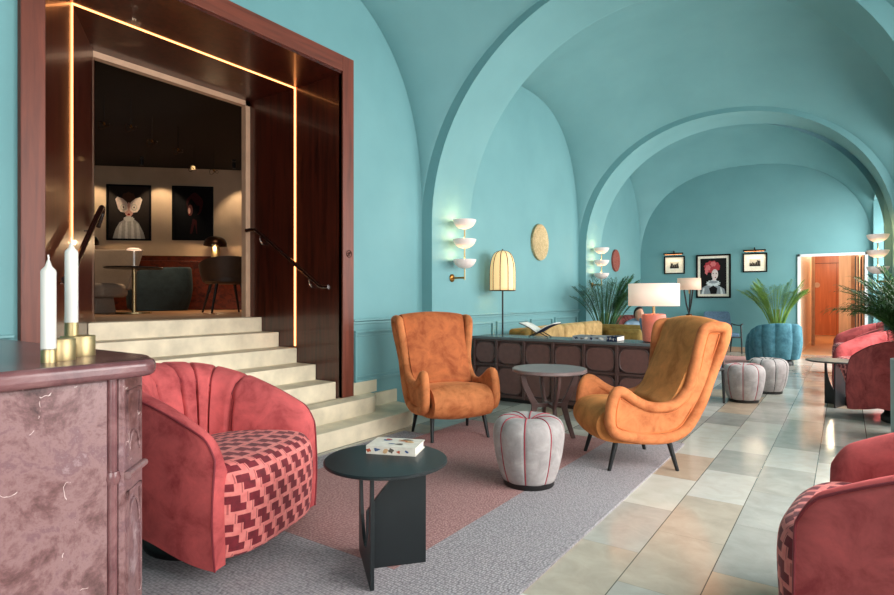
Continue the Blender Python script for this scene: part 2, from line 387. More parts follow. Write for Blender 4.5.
# wainscot mouldings on the left wall
def wains(name, X, y0, y1, panels, clip=None):
    g = G()
    for z, d, h in ((.995, .036, .018), (.970, .02, .022)): g.box(X, X+d, y0, y1, z-h, z)
    for a, b in panels:
        for z0, z1, d in ((.40, .885, .026),):
            w = .022
            g.box(X, X+d, a, b, z1-w, z1); g.box(X, X+d, a, b, z0, z0+w); g.box(X, X+d, a, a+w, z0+w, z1-w); g.box(X, X+d, b-w, b, z0+w, z1-w)
            g.box(X, X+.008, a+.045, b-.045, z1-.055, z1-.045); g.box(X, X+.008, a+.045, b-.045, z0+.045, z0+.055)
    return struct(g.build(name, 'teal_trim_paint', smooth=False, bevel=.004, seg=2))
wains('trim_4', XL, 3.90, 4.985, [(3.93, 4.90)]); wains('trim_5', XL, .94, 1.24, [])
wains('trim_6', XL, 5.75, 9.455, [(5.86, 6.50), (6.60, 7.5), (7.6, 8.35), (8.45, 9.35)]); wains('trim_7', XL3, 10.21, 14.19, [(10.4, 11.5), (11.6, 12.7), (12.8, 13.9)])
struct(BX(XL, XL+.02, 5.75, 9.455, 0, .14).build('baseboard_left', 'teal_trim_paint', smooth=False)); struct(BX(XL3+.02, -.84, YF-.02, YF, 0, .10).build('baseboard_far', 'oak_frame', smooth=False))
# doorway at the far end, corridor behind it
g = G(); g.box(-.826, DX0, YF-.03, YF+.02, 0, 2.11); g.box(DX1, .377, YF-.03, YF+.02, 0, 2.11); g.box(-.826, .377, YF-.03, YF+.02, DZ, 2.11)
struct(g.build('trim_8', 'white_paint', smooth=False, bevel=.004))
g = G(); g.box(-1.2, -.775, YF+.02, 19.2, 0, 2.6); g.box(.325, .9, YF+.5, 25.4, 0, 2.9); g.box(-1.2, .9, 25.4, 25.6, 0, 3.2); g.box(-3, -.775, 19.2, 19.3, 0, 3)
struct(g.build('wall_corridor', 'corridor_beige_wood', smooth=False))
struct(BX(-3, .9, YF, 25.6, -.02, .0).build('floor', 'corridor_floor', smooth=False)); struct(BX(-3, .9, YF+.02, 25.6, 2.9, 3.0).build('ceiling', 'corridor_beige_wood', smooth=False))
d = BX(-.98, -.16, 21.9, 22.0, 0, 2.62).build('door_1', 'corridor_orange_wood', smooth=False); struct(d)
g = G(); g.box(-.98, -.16, 21.885, 21.9, 2.28, 2.30); g.box(-.22, -.21, 21.885, 21.9, 0, 2.28); g.build('door_panel_line', 'frame_mahogany', d, smooth=False)
G().lathe([(.0, 0), (.085, 0), (.085, .02), (0, .02)], 24).build('door_roundel', 'oak_frame', d).matrix_local = Matrix.Translation((-.74, 21.88, 1.60)) @ Matrix.Rotation(PI/2, 4, 'X')
struct(BX(-.16, .33, 21.86, 22.05, 0, 2.7).build('wall_corridor', 'corridor_beige_wood', smooth=False)); struct(BX(-1.2, .4, 21.9, 22.0, 2.62, 3.0).build('wall_corridor', 'corridor_beige_wood', smooth=False))
struct(BX(-1.6, -.98, 21.9, 22.0, 0, 2.62).build('wall_corridor', 'corridor_beige_wood', smooth=False))
g = G(); g.box(-.69, -.62, 17.0, 17.1, 0, 2.3); g.box(.12, .2, 17.0, 17.1, 0, 2.3); g.box(-.77, .32, 17.0, 17.1, 2.3, 2.38)
struct(g.build('trim_9', 'oak_frame', smooth=False))
for k in range(3):
    o = BX(.17+.05*k, .185+.05*k, 14.3+.1*k, 15.0+.1*k, .02, 2.04).build('door_2' if k == 0 else 'door_%d' % (k+2), 'frame_mahogany' if k % 2 else 'black_wood', smooth=False); struct(o)
plight('corridor_light', (-.2, 19.5, 2.6), 88, (1, .8, .55), .2); plight('corridor_light', (-.2, 16.3, 2.6), 20, (1, .82, .6), .2)

# ------------------------------------------------------------------ portal, stairs, upper room
portal = thing('stair_portal', 'tall dark mahogany portal lined with walnut around the stone stairs', 'portal')
g = G(); g.box(-3.80, -3.745, 1.265, 1.386, 0, 3.40)
g.build('frame_stile', 'frame_mahogany', portal, smooth=False, bevel=.004)
BX(-3.80, -3.745, 3.744, 3.885, .288, 3.40).build('frame_stile', 'frame_mahogany', portal, smooth=False, bevel=.004)
BX(-3.80, -3.745, 1.386, 3.744, 3.255, 3.40).build('frame_head', 'frame_mahogany_head', portal, smooth=False, bevel=.004)
g = G(); XI = -5.10; ZT = 3.235
g.box(XI-.05, -3.76, 3.744, 3.80, 0, ZT+.03); g.build('side_panel', 'portal_walnut', portal, smooth=False)
g = G()
def spl(x): return 1.386+(x+3.77)*(2.23-1.386)/(XI+3.77)
g.prism([(-3.76, 1.38), (XI-.05, spl(XI-.05)), (XI-.05, spl(XI-.05)-.07), (-3.79, 1.31)], lambda a, b: (a, b, 0), lambda a, b: (a, b, ZT+.03)); g.build('side_panel', 'portal_walnut', portal, smooth=False)
g = G(); g.box(XI-.05, -3.76, 1.25, 3.80, ZT, ZT+.05); g.build('soffit_panel', 'portal_walnut', portal, smooth=False)
for o_ in (1,):
    XLd = -4.39; yl = spl(XLd)
    L1 = BX(XLd-.009, XLd+.009, 3.736, 3.7445, .73, ZT).build('led_strip', 'led', portal, smooth=False)
    L2 = BX(XLd-.005, XLd+.005, yl, yl+.008, .73, ZT).build('led_strip', 'led', portal, smooth=False)
    L3 = BX(XLd-.009, XLd+.009, yl, 3.7445, ZT-.006, ZT+.002).build('led_strip', 'led', portal, smooth=False)
    for L in (L1, L2, L3): L['label'] = 'thin warm light strip'
g = G(); g.box(XI-.06, XI+.01, 2.19, 2.225, .999, ZT); g.box(XI-.06, XI+.01, 3.69, 3.744, .999, ZT); g.box(XI-.06, XI+.01, 2.19, 3.744, ZT-.05, ZT)
g.build('door_frame', 'oak_frame', portal, smooth=False)
# little round no smoking badge on the right stile
g = G(); c = Vector((-3.742, 3.82, 1.60)); g.tube([c+Vector((0, .032*cos(t), .032*sin(t))) for t in [2*PI*k/28 for k in range(28)]], .0028, 6, True)
g.tube([c+Vector((0, -.02, -.02)), c+Vector((0, .02, .02))], .003, 6); g.tube([c+Vector((0, -.02, .004)), c+Vector((0, .018, .004))], .003, 6); g.tube([c+Vector((0, -.004, .02)), c+Vector((0, .004, -.02))], .0025, 6)
g.build('round_badge', 'sign_dark', portal)
stairs = thing('stone_staircase', 'pale limestone stairs rising through the dark wooden portal', 'stairs')
ex = [-4.896, -4.630, -4.364, -4.098, -3.832]; R = .1427
for k, x in enumerate(ex):
    z = R*(7-k); zl = R*(6-k); xb = (ex[k-1] if k else -5.2)
    yl = spl(min(x, -3.8))+.002
    g = G(); g.prism([(x, spl(x)+.003), (x, 3.742), (xb-.02, 3.742), (xb-.02, spl(xb-.02)+.003)], lambda a, b, zl=zl: (a, b, 0), lambda a, b, z=z: (a, b, z))
    g.build('step', 'step_stone', stairs, smooth=False, bevel=.006, seg=2)
def rounded_step(xe, y0, y1, r, z, nm='step'):
    pts = [(-3.788, y0-.02), (xe-r*.6, y0-.02)]
    for k in range(9): t = -PI/2+PI/2*k/8; pts.append((xe-r+r*cos(t), y0+r*.6+r*.6*sin(t)))
    yc = y1-r
    for k in range(13): t = PI/2*k/12; pts.append((xe-r+r*cos(t), yc+r*sin(t)))
    pts.append((-3.788, y1)); g = G(); g.prism(pts, lambda a, b: (a, b, 0), lambda a, b: (a, b, z))
    return g.build(nm, 'step_stone', stairs, smooth=True, bevel=.006, seg=2, angle=30)
rounded_step(-3.567, .95, 4.13, .23, R*2); rounded_step(-3.325, .95, 4.52, .44, R)
g = G(); g.box(-3.79, -3.765, 3.885, 4.223, R*2, .40); g.build('wall_skirting', 'step_riser', stairs, smooth=False)
g = G(); g.box(-3.79, -3.765, 4.2, 4.531, R, .268); g.build('wall_skirting', 'step_riser', stairs, smooth=False)
# handrails
rail = thing('stair_handrail', 'dark handrail on the right wooden panel of the stairs', 'handrail')
pts = [(-5.04, 3.66, 1.885), (-4.93, 3.66, 1.885), (-4.80, 3.66, 1.83), (-4.05, 3.66, 1.365), (-3.94, 3.66, 1.30), (-3.84, 3.66, 1.295)]
G().tube(catmull(pts, 5), .019, 12).build('rail', 'handrail_dark', rail)
for x, z in ((-4.82, 1.79), (-4.1, 1.35)):
    G().tube([(x, 3.744, z-.05), (x, 3.69, z-.05), (x, 3.665, z-.02), (x, 3.66, z+.02)], .007, 8).build('bracket', 'chrome', rail)
rail = thing('stair_handrail', 'dark handrail on the left side of the stairs above the candles', 'handrail')
def lr(x, z, off=.075): return (x+.03, spl(x)+off, z)
pts = [lr(-5.06, 1.78, .03), lr(-5.08, 1.90, .06), lr(-5.0, 1.93), lr(-4.85, 1.86), lr(-4.0, 1.345), lr(-3.86, 1.31)]
G().tube(catmull(pts, 5), .02, 12).build('rail', 'handrail_dark', rail)
for x, z in ((-4.72, 1.75), (-4.05, 1.34)): G().tube([lr(x, z-.05, 0), lr(x, z-.05, .05), lr(x, z+.02, .075)], .007, 8).build('bracket', 'chrome', rail)

UF = .999
UP1, UP2 = Vector((-10.98, 3.70, 0)), Vector((-7.45, 7.10, 0)); ud = (UP2-UP1).normalized(); un = Vector((ud.y, -ud.x, 0))
def uw(px, z, off=0, D=None):   # point of the upper room's rear wall seen along image column px
    u = (px-CX)/F; r = Vector((-S_+u*C_, C_+u*S_, 0)); t = (UP1-Vector((0, 0, 0))).dot(un)/r.dot(un); p = r*t; return Vector((p.x, p.y, z))+un*off
A_, B_ = UP1-ud*3.0, UP2+ud*1.5
struct(G().prism([(XI-.03, .4), (XI-.03, B_.y), (B_.x, B_.y), (A_.x, A_.y), (A_.x, .4)], lambda a, b: (a, b, UF-.1), lambda a, b: (a, b, UF)).build('floor', 'upper_floor', smooth=False))
struct(G().prism([(XI-.03, .4), (XI-.03, B_.y), (B_.x, B_.y), (A_.x, A_.y), (A_.x, .4)], lambda a, b: (a, b, 3.38), lambda a, b: (a, b, 3.5)).build('ceiling', 'dark_ceiling', smooth=False))
g = G(); q = [A_, B_, B_-un*.1, A_-un*.1]; g.prism([(p.x, p.y) for p in q], lambda a, b: (a, b, UF), lambda a, b: (a, b, 3.45)); struct(g.build('wall_upper_rear', 'upper_wall_paint', smooth=False))
g = G(); g.box(A_.x, XI-.06, .3, .4, UF, 3.45); g.box(B_.x, XI-.06, B_.y, B_.y+.1, UF, 3.45); g.box(A_.x-.1, A_.x, .3, A_.y, UF, 3.45); g.box(XI-.05, XI-.03, .3, 2.19, UF, 3.45); g.box(XI-.05, XI-.03, 3.744, B_.y, UF, 3.45)
struct(g.build('wall_upper_side', 'dark_ceiling', smooth=False))
# dark wooden dado with a lit ledge
g = G(); q = [A_+un*.03, B_+un*.03, B_, A_]; g.prism([(p.x, p.y) for p in q], lambda a, b: (a, b, UF), lambda a, b: (a, b, 1.90)); struct(g.build('trim_10', 'room_walnut', smooth=False))
g = G(); q = [A_+un*.34, B_+un*.34, B_+un*.03, A_+un*.03]; g.prism([(p.x, p.y) for p in q], lambda a, b: (a, b, UF), lambda a, b: (a, b, 1.80)); o = g.build('wall_bench', 'room_walnut', smooth=False, bevel=.01); tag(o, 'long dark walnut ledge along the rear wall of the upper lounge', 'ledge')
def artwork(name, label, cat, O, U, N, w, h, frame, fmat, mat_w, layers, bg, group=None):
    # O bottom left corner, U unit vector along width, N normal towards the room
    t = thing(name, label, cat, O, 0, group); Z = Vector((0, 0, 1))
    P = lambda a, b, d: U*a+Z*b+N*d
    g = G()
    for a0, a1, b0, b1 in ((0, frame, 0, h), (w-frame, w, 0, h), (frame, w-frame, 0, frame), (frame, w-frame, h-frame, h)):
        g.prism([(a0, b0), (a1, b0), (a1, b1), (a0, b1)], lambda a, b: P(a, b, .002), lambda a, b: P(a, b, .035))
    g.build('frame', fmat, t, smooth=False)
    g = G(); mats = ['mat_cream', bg]; m = frame
    g.prism([(m, m), (w-m, m), (w-m, h-m), (m, h-m)], lambda a, b: P(a, b, .004), lambda a, b: P(a, b, .012))
    m += mat_w; g.cur = 1
    g.prism([(m, m), (w-m, m), (w-m, h-m), (m, h-m)], lambda a, b: P(a, b, .012), lambda a, b: P(a, b, .014))
    iw, ih = w-2*m, h-2*m; d = .0150
    for mt, poly in layers:
        if mt not in mats: mats.append(mt)
        g.cur = mats.index(mt); pp = [(m+max(0, min(1, a))*iw, m+max(0, min(1, b))*ih) for a, b in poly]
        n0 = len(g.v); g.v += [P(a, b, d) for a, b in pp]; g.f.append(list(range(n0, n0+len(pp)))); g.mi.append(g.cur); d += .0005
    g.build('canvas', mats, t, smooth=False); return t
def ell(cx, cy, rx, ry, n=24, a0=0, wob=0, k=5, rot=0):
    out = []
    for i in range(n):
        q = 2*PI*i/n; r = 1+wob*sin(k*q+a0); x, y = rx*r*cos(q), ry*r*sin(q); out.append((cx+x*cos(rot)-y*sin(rot), cy+x*sin(rot)+y*cos(rot)))
    return out
def wing(s):
    base = [(0, .0), (.05, .10), (.16, .17), (.28, .20), (.33, .15), (.29, .05), (.26, -.03), (.20, -.09), (.10, -.10), (.03, -.06)]
    return [(.50+s*a, .60+b) for a, b in base]
moth = [('hair_brown', ell(.49, .74, .19, .15, 28, 0, .08, 9)), ('print_skin_shadow', [(.43, .36), (.57, .36), (.57, .5), (.43, .5)]), ('print_skin', ell(.50, .58, .125, .16)),
        ('print_skin', [(.45, .34), (.55, .34), (.55, .46), (.45, .46)]),
        ('blouse_grey', [(.10, 0), (.17, .18), (.27, .31), (.40, .37), (.50, .34), (.62, .38), (.74, .30), (.86, .12), (.90, 0)]),
        ('blouse_light', [(.22, 0), (.27, .24), (.33, .31), (.31, 0)]), ('blouse_light', [(.40, 0), (.42, .34), (.46, .35), (.47, 0)]), ('blouse_light', [(.56, 0), (.56, .34), (.60, .36), (.64, 0)]), ('blouse_light', [(.70, 0), (.68, .30), (.73, .29), (.80, 0)]),
        ('blouse_light', ell(.5, .38, .13, .05, 24, 0, .12, 10)),
        ('hair_brown', ell(.50, .76, .17, .10, 24, 1, .12, 8)), ('moth_cream', wing(1)), ('moth_cream', wing(-1)), ('print_skin', ell(.50, .63, .035, .07)),
        ('photo_light', ell(.63, .60, .075, .065)), ('photo_light', ell(.37, .60, .075, .065)), ('moth_cream', ell(.63, .60, .05, .045)), ('moth_cream', ell(.37, .60, .05, .045)), ('canvas_dark', ell(.63, .60, .016, .018)), ('canvas_dark', ell(.37, .60, .016, .018)), ('lips', ell(.50, .465, .035, .018))]
hood = [('hood_red', ell(.55, .68, .22, .22, 30, 0, .05, 5)), ('ink_black', ell(.52, .62, .16, .18)), ('hood_red', ell(.62, .76, .15, .09, 20, 0, .1, 4, -.5)), ('print_skin_shadow', ell(.43, .56, .07, .11)), ('print_skin', ell(.405, .55, .03, .06)), ('lips', ell(.41, .475, .022, .014)),
        ('hood_red', [(.42, .1), (.50, .40), (.60, .36), (.62, .1)]), ('ink_black', [(.48, .1), (.55, .30), (.60, .1)])]
def wallpic(px0, px1, y0, y1, layers, bg, label, **k):
    a, b = uw(px0, 0), uw(px1, 0); D = a.y*C_-a.x*S_; D2 = b.y*C_-b.x*S_; Dm = (D+D2)/2
    z1, z0 = HC+(CY-y0)/F*Dm, HC+(CY-y1)/F*Dm; w = (b-a).length
    return artwork('framed_portrait', label, 'picture', Vector((a.x, a.y, z0))+un*0, ud, un, w, z1-z0, .028, 'ink_black', 0, layers, bg)
wallpic(107, 151.4, 185, 240.5, moth, 'canvas_brown', 'portrait of a woman wearing a pale moth mask over a pleated blouse')
wallpic(172.5, 213.5, 186.5, 240.5, hood, 'ink_black', 'very dark portrait of a hooded face beside the moth mask portrait')
def udp(px, y, D): # point along image column at camera depth D
    u = (px-CX)/F; return Vector((D*(-S_+u*C_), D*(C_+u*S_), HC-(y-CY)/F*D))
# picture spots on the dark ceiling
for px in (90, 158, 243):
    p = uw(px, 3.36, .75); t = uw(px+4, 2.4, 0); slight('picture_spot', p, t, 300, (1, .78, .52), 62, .5)
    s = thing('ceiling_spotlight', 'small black spotlight on the dark ceiling %s' % {90: 'left of the moth mask portrait', 158: 'between the two dark portraits', 243: 'right of the hooded portrait'}[px], 'spotlight', (p.x, p.y, 3.38))
    G().lathe([(.03, 0), (.03, -.02), (.008, -.02), (.008, -.05)], 12).build('mount', 'black_metal', s); 
    b = G().tube([(0, 0, -.05), (0, .0, -.13)], .028, 12).build('lamp_head', 'black_metal', s)
for px_, D_, e_ in ((120, 7.6, 22), (215, 8.2, 22)):  # added warm fill spots that brighten the upper room, no fixture behind them
    q_ = udp(px_, 200, D_); slight('ambience_fill', (q_.x, q_.y, 3.3), (q_.x, q_.y, 1.0), e_*7, (1, .74, .48), 125, .9, .2)
# small glimmering pendants
for px, y, D in ((104, 62, 6.2), (131, 68, 6.3), (152, 78, 6.9), (178, 84, 7.3), (193, 120, 8.3), (214, 125, 8.5)):
    p = udp(px, y, D); p.z = min(p.z, 3.1)
    t = thing('glass_pendant', 'small wire loop pendant in the dark upper room, %s' % {104: 'leftmost', 131: 'second from the left', 152: 'third from the left', 178: 'fourth from the left', 193: 'with a lit square', 214: 'rightmost'}[px], 'pendant lamp', (p.x, p.y, p.z), 0)
    G().tube([(0, 0, 0), (0, 0, 3.38-p.z)], .003, 6).build('cord', 'black_metal', t)
    G().tube([(.075*cos(q), .05*sin(q), -.04-.03*cos(2*q)) for q in [2*PI*k/20 for k in range(20)]], .004, 6, True).build('wire_loop', 'bronze_dark', t)
    if px == 193: BX(-.02, .02, -.02, .02, -.05, 0).build('bulb', 'lamp_shade_lit', t)
    else: G().lathe([(.004, 0), (.014, -.015), (.012, -.035), (0, -.04)], 10).build('bulb', 'bronze', t)

# ------------------------------------------------------------------ soft furniture builders
def plan_u(w, xf, xb, n):   # U shaped plan curve, from right arm front (-y) round the back to left arm front
    xc = xb+w*.95; pts = []
    L1 = xf-xc; arc = PI*w; tot = 2*L1+arc
    for i in range(n+1):
        s = tot*i/n
        if s < L1: pts.append((xf-s, -w))
        elif s > L1+arc: pts.append((xc+(s-L1-arc), w))
        else:
            q = (s-L1)/w; 
            e = 2/2.35; cx_, sy_ = sin(q), -cos(q)
            pts.append((xc-abs(cx_)**e*w*.95, (abs(sy_)**e)*w*(1 if sy_ > 0 else -1)))
    return pts
def tub_chair(name, label, shell, seatmat, piping, loc, rz, w=.40, xf=.385, xb=-.40, hf=.585, hb=.845, grooves=(-.45, -.28, -.10, .08, .25, .42, .60), gr=.022, scallop=0, outer_scallop=False, group=None, seat_top=.475, base=True, swivel='black_metal', zb=.058, seams=None):
    t = thing(name, label, 'armchair', loc, rz, group)
    n = 200; P = plan_u(w, xf, xb, n); rows = []; pip = []; pipf = []
    m = len(P)
    for i, (x, y) in enumerate(P):
        a = P[max(0, i-1)]; b = P[min(m-1, i+1)]; tx, ty = b[0]-a[0], b[1]-a[1]; l = math.hypot(tx, ty) or 1; nx, ny = -ty/l, tx/l   # inward normal
        if nx*(0-x)+ny*(0-y) < 0: nx, ny = -nx, -ny
        tau = 2*i/n-1; e = 1-abs(tau)**2.2; zq = zb+(.085*smoothstep((1-abs(tau))*2.2) if base else 0)
        h = hf+(hb-hf)*e-.055*max(0, (abs(tau)-.93)/.07)**2.2; T = .070+.10*e
        gsum = sum(math.exp(-((tau-g0)/.010)**2) for g0 in grooves)
        sc = scallop*abs(cos(tau*PI*4.0))**.6 if scallop else 0
        r = []
        for k in range(7):
            z = zq+(h-.035-zq)*k/6
            tap = .16*max(0, 1-z/.42)**1.6*smoothstep((.25-x)/.5)*w*1.2
            bul = -.018*sin(PI*k/6)
            o_ = tap+bul - (sc if outer_scallop else 0)
            r.append((x+nx*o_, y+ny*o_, z))
        so = -sc*.8 if outer_scallop else 0
        for o_, z in ((.006+so, h-.014), (.022+so, h-.002), (T*.5, h-.003), (T*.85, h-.026), (T*1.08, h-.07)):
            gd = gsum*gr*(.4 if o_ < .03 else 1); r.append((x+nx*(o_-0*gd), y+ny*(o_-0*gd), z-gd))
        hi, lo = h-.07, seat_top-.10
        for k in range(1, 6):
            z = hi+(lo-hi)*k/5; o_ = T*1.08+.05*(k/5)*e+.018*sin(PI*k/5)*(1 if not scallop else 1.0) - gsum*gr*1.6
            o_ += sc*.5
            r.append((x+nx*o_, y+ny*o_, z))
        r.append((x+nx*T, y+ny*T, .30)); r.append((x+nx*T, y+ny*T, zq))
        rows.append(r); pip.append(Vector(r[7])+Vector((-nx*.002, -ny*.002, .001)))
    g = G(); g.grid(rows, cap=True)
    g.build('shell', shell, t, angle=60)
    # piping : along outer top edge and down both fronts
    dn0 = [Vector(q)+Vector((.003, 0, 0)) for q in rows[0][:7]]; dn1 = [Vector(q)+Vector((.003, 0, 0)) for q in rows[-1][:7]]
    if piping: G().tube(dn0+pip+dn1[::-1], .0045, 6).build('piping', piping, t)
    for g0 in (grooves if seams else ()):
        i = min(n, max(0, round((g0+1)/2*n))); ln = [Vector(q) for q in rows[i][9:17]]; a_, b_ = Vector(rows[i][12]), Vector(rows[max(0, i-5)][12])
        G().tube(ln, .0042, 6).build('seam', seams, t)
    # seat block
    iw = w-.052; prof = [(xf-.10, .072), (xf-.035, .075), (xf+.0, .10), (xf+.012, .22), (xf+.016, .34), (xf+.008, seat_top-.06), (xf-.02, seat_top-.018), (xf-.07, seat_top+.004), (xf-.2, seat_top+.012), (xf-.38, seat_top-.0), (xf-.60, seat_top-.035)]
    pr = catmull([(a, 0, b) for a, b in prof], 4); g = G(); ncol = 22; rows = []; s = 0; prev = None; uvs = []
    for p in pr:
        if prev is not None: s += (p-prev).length
        prev = p; row = []
        for j in range(ncol+1):
            v = -1+2*j/ncol; ed = max(0, abs(v)-.86)/.14; fr = smoothstep((p.x-(xf-.25))/.2)
            x = p.x+.095*(1-v**4)*fr-.02*ed**2*fr-.012*fr; z = p.z-.022*ed**2*(1 if p.z > .4 else 0)
            row.append((x, v*iw, z)); uvs.append((v*iw, s))
        rows.append(row)
    g.grid(rows); g.uv = {i: u for i, u in enumerate(uvs)}
    g.build('seat', seatmat, t, angle=70)
    if base:
        G().lathe([(.0, 0), (.27, 0), (.275, .01), (.275, .045), (.25, .075), (.22, .20), (0, .20)], 40, (0, 0, 0)).build('swivel_base', swivel, t)
    return t
def ang(fx, fy): return math.atan2(fy, fx)
tub = tub_chair('tub_armchair', 'coral pink velvet tub armchair with patterned seat beside the stairs', 'pink_velvet', 'patterned_velvet', 'dark_red_piping', (-2.62, 1.66, .012), ang(.95, .30), seams='dark_red_piping')
PG = 'tub armchairs with patterned seats'
tub['group'] = PG
dup(tub, (.30, 2.40, 0), ang(-.99, .10), 'rose velvet tub armchair cut by the lower right corner of the view', PG)
a = dup(tub, (.56, 7.06, 0), ang(-.48, .88), 'rose tub armchair turned away, between round black side table and planter', PG)
b = dup(tub, (.41, 8.46, 0), ang(-.88, -.47), 'coral tub armchair behind the far black side table, seat pattern showing', PG)
c_ = dup(tub, (.34, 11.0, 0), ang(-.95, -.3), 'rose tub armchair, the most distant one behind the right hand palm', PG)
tub_chair('tub_armchair', 'dark plum channelled armchair in which the seated person rests', 'plum_velvet', 'plum_velvet', None, (-3.05, 10.45, 0), ang(.55, -.83), hb=.88, hf=.66, w=.43, grooves=(-.4, -.28, -.16, -.04, .08, .2, .32, .44), gr=.018)
tl = tub_chair('channel_armchair', 'teal velvet armchair with fluted back turned towards the far wall', 'teal_velvet', 'teal_velvet', None, (-1.02, 11.85, 0), ang(-.42, .9), w=.335, xf=.36, xb=-.34, hf=.52, hb=.75, zb=.03, grooves=(), scallop=.05, outer_scallop=True, seat_top=.42)

# wing armchair (side profile taken along forward x, height z)
def senior(name, label, seatm, backm, sidem, loc, rz, group):
    t = thing(name, label, 'armchair', loc, rz, group)
    prof = [(-.575,.97),(-.555,1.02),(-.49,1.035),(-.40,1.03),(-.345,.985),(-.315,.85),(-.30,.74),(-.278,.63),(-.235,.545),(-.16,.49),(-.04,.485),(.06,.525),(.14,.58),(.20,.598),(.25,.575),(.285,.50),(.30,.40),(.295,.32),(.25,.255),(.13,.215),(-.04,.195),(-.19,.21),(-.31,.28),(-.42,.46),(-.505,.70),(-.56,.88)]
    cur = catmull([(a, 0, b) for a, b in prof], 4, True)
    def offs(c, d):
        m = len(c); out = []
        for i in range(m):
            tg = (c[(i+1) % m]-c[i-1]).normalized(); nn = Vector((tg.z, 0, -tg.x)); out.append(c[i]+nn*d)
        return out
    area = sum(cur[i-1].x*cur[i].z-cur[i].x*cur[i-1].z for i in range(len(cur))); sg = -1 if area > 0 else 1
    full = cur; cur = offs(full, .036*sg); ci = offs(full, .079*sg); ci = [q for q in ci if min((q-w_).length for w_ in full) > .075]; ci = [sum((ci[(i+d_) % len(ci)] for d_ in (-1, 0, 1)), Vector())/3 for i in range(len(ci))]
    for sgn in (-1, 1):
        def flare(p):   # arms splay outwards a little at the front and at the wing top
            return .05*smoothstep((p.z-.55)/.5)*(1 if p.x < -.2 else 0) + .02*smoothstep((p.x)/.3)
        y0, y1 = .262*sgn, .298*sgn
        g = G(); n = len(cur)
        inner = [Vector((p.x, y0+sgn*flare(p), p.z)) for p in cur]; outer = [Vector((p.x, y1+sgn*flare(p), p.z)) for p in cur]
        g.add(inner+outer, [tuple(range(n))]+[tuple(range(2*n-1, n-1, -1))]+[(i, i+n, (i+1) % n+n, (i+1) % n) for i in range(n)])
        sp = g.build('side_panel', sidem, t, angle=50)
        # fat rolled rim round the side
        G().tube([(inner[i]+outer[i])*.5+Vector((0, sgn*.017, 0)) for i in range(n)], .037, 12, True).build('rolled_rim', sidem, t, angle=80)
        # raised inner panel outline
        oo = [Vector((p.x, y1+sgn*(flare(p)+.004), p.z)) for p in ci]
        G().tube(oo, .0045, 6, True).build('side_piping', 'rust_piping', t)
    # backrest, slightly crowned
    def slab(path, th, w0, w1, mat, nm, crown=.02):
        rows = []; pa = catmull([(a, 0, b) for a, b in path], 5); m = len(pa)
        nrm = []
        for i, p in enumerate(pa):
            d = pa[min(m-1, i+1)]-pa[max(0, i-1)]; d.normalize(); nrm.append(Vector((d.z, 0, -d.x)))
        for i, p in enumerate(pa):
            f = i/(m-1); w_ = w0+(w1-w0)*f; row = []; N = 14
            endr = 1 if 0 < i < m-1 else .55
            for k in range(N+1):
                v = -1+2*k/N; q = p+nrm[i]*(-th*.5*endr-crown*(1-v*v))
                row.append((q.x, v*w_, q.z))
            for k in range(N, -1, -1):
                v = -1+2*k/N; q = p+nrm[i]*(th*.5*endr); row.append((q.x, v*w_, q.z))
            rows.append(row)
        g = G(); g.grid(rows, cv=True, cap=True); g.build(nm, mat, t, angle=60)
    slab([(-.15,.41),(-.245,.50),(-.33,.68),(-.40,.86),(-.44,.96),(-.475,.995),(-.51,.99)][::-1], .09, .31, .27, backm, 'backrest', .025)
    slab([(-.52,.98),(-.535,.88),(-.49,.70),(-.42,.48),(-.32,.31),(-.2,.23)], .045, .31, .27, sidem, 'back_panel', 0)
    slab([(-.24,.36),(-.10,.385),(.10,.405),(.22,.40),(.285,.36),(.295,.30),(.25,.255),(.10,.235),(-.10,.225)], .085, .262, .262, seatm, 'seat', .022)
    for (fx, fy) in ((.25, .25), (.25, -.25), (-.235, .26), (-.235, -.26)):
        x0, y0 = fx*.72, fy*.92
        G().tube([(x0, y0, .25), (fx+.0, fy*1.02, .0)], [.020, .0125], 12).build('leg', 'black_metal', t)
    return t
wa = senior('wing_armchair', 'rust orange velvet wing armchair in front of the console, facing the camera', 'orange_velvet', 'orange_back_velvet', 'orange_velvet', (-2.84, 4.14, 0), ang(.83, -.56), 'orange wing armchairs')
wb = senior('wing_armchair', 'orange wing armchair with ochre back seen from its side, standing on the rug edge', 'ochre_velvet', 'ochre_velvet', 'orange_velvet', (-1.303, 4.229, 0), ang(-.77, -.637), 'orange wing armchairs')

# ottomans
def ottoman(name, label, loc, rz, pip):
    t = thing(name, label, 'pouf', loc, rz, 'pumpkin shaped poufs'); NL = 8
    def fn(q, z): return 1-.055*(1-abs(sin(q*NL/2))**.45)
    prof = [(.02,.405),(.07,.425),(.13,.432),(.18,.422),(.212,.395),(.228,.35),(.228,.29),(.216,.20),(.196,.11),(.172,.045),(.160,.03)]
    pc = catmull([(a, 0, b) for a, b in prof], 3)
    G().lathe([(p.x, p.z) for p in pc], 128, fn=fn).build('cushion', 'grey_velvet', t, angle=70)
    for k in range(NL):
        q = 2*PI*k/NL; g = G(); g.tube([((p.x*.952)*cos(q), (p.x*.952)*sin(q), p.z+.001) for p in pc], .0042, 6); g.build('piping', pip, t)
    G().lathe([(0, 0), (.158, 0), (.162, .008), (.162, .034), (0, .034)], 48).build('base', 'black_wood', t); return t
ot = ottoman('pouf', 'pale grey pouf with red piping standing on the pink rug', (-1.665, 3.32, .012), .35, 'red_piping')
dup(ot, (-.965, 7.42, 0), .1, 'grey pouf with red piping behind the side-on orange armchair, nearer of two', 'pumpkin shaped poufs')
o3 = ottoman('pouf', 'grey pouf with dark piping, further of the two by the teal armchair', (-.80, 8.27, 0), .5, 'black_wood')

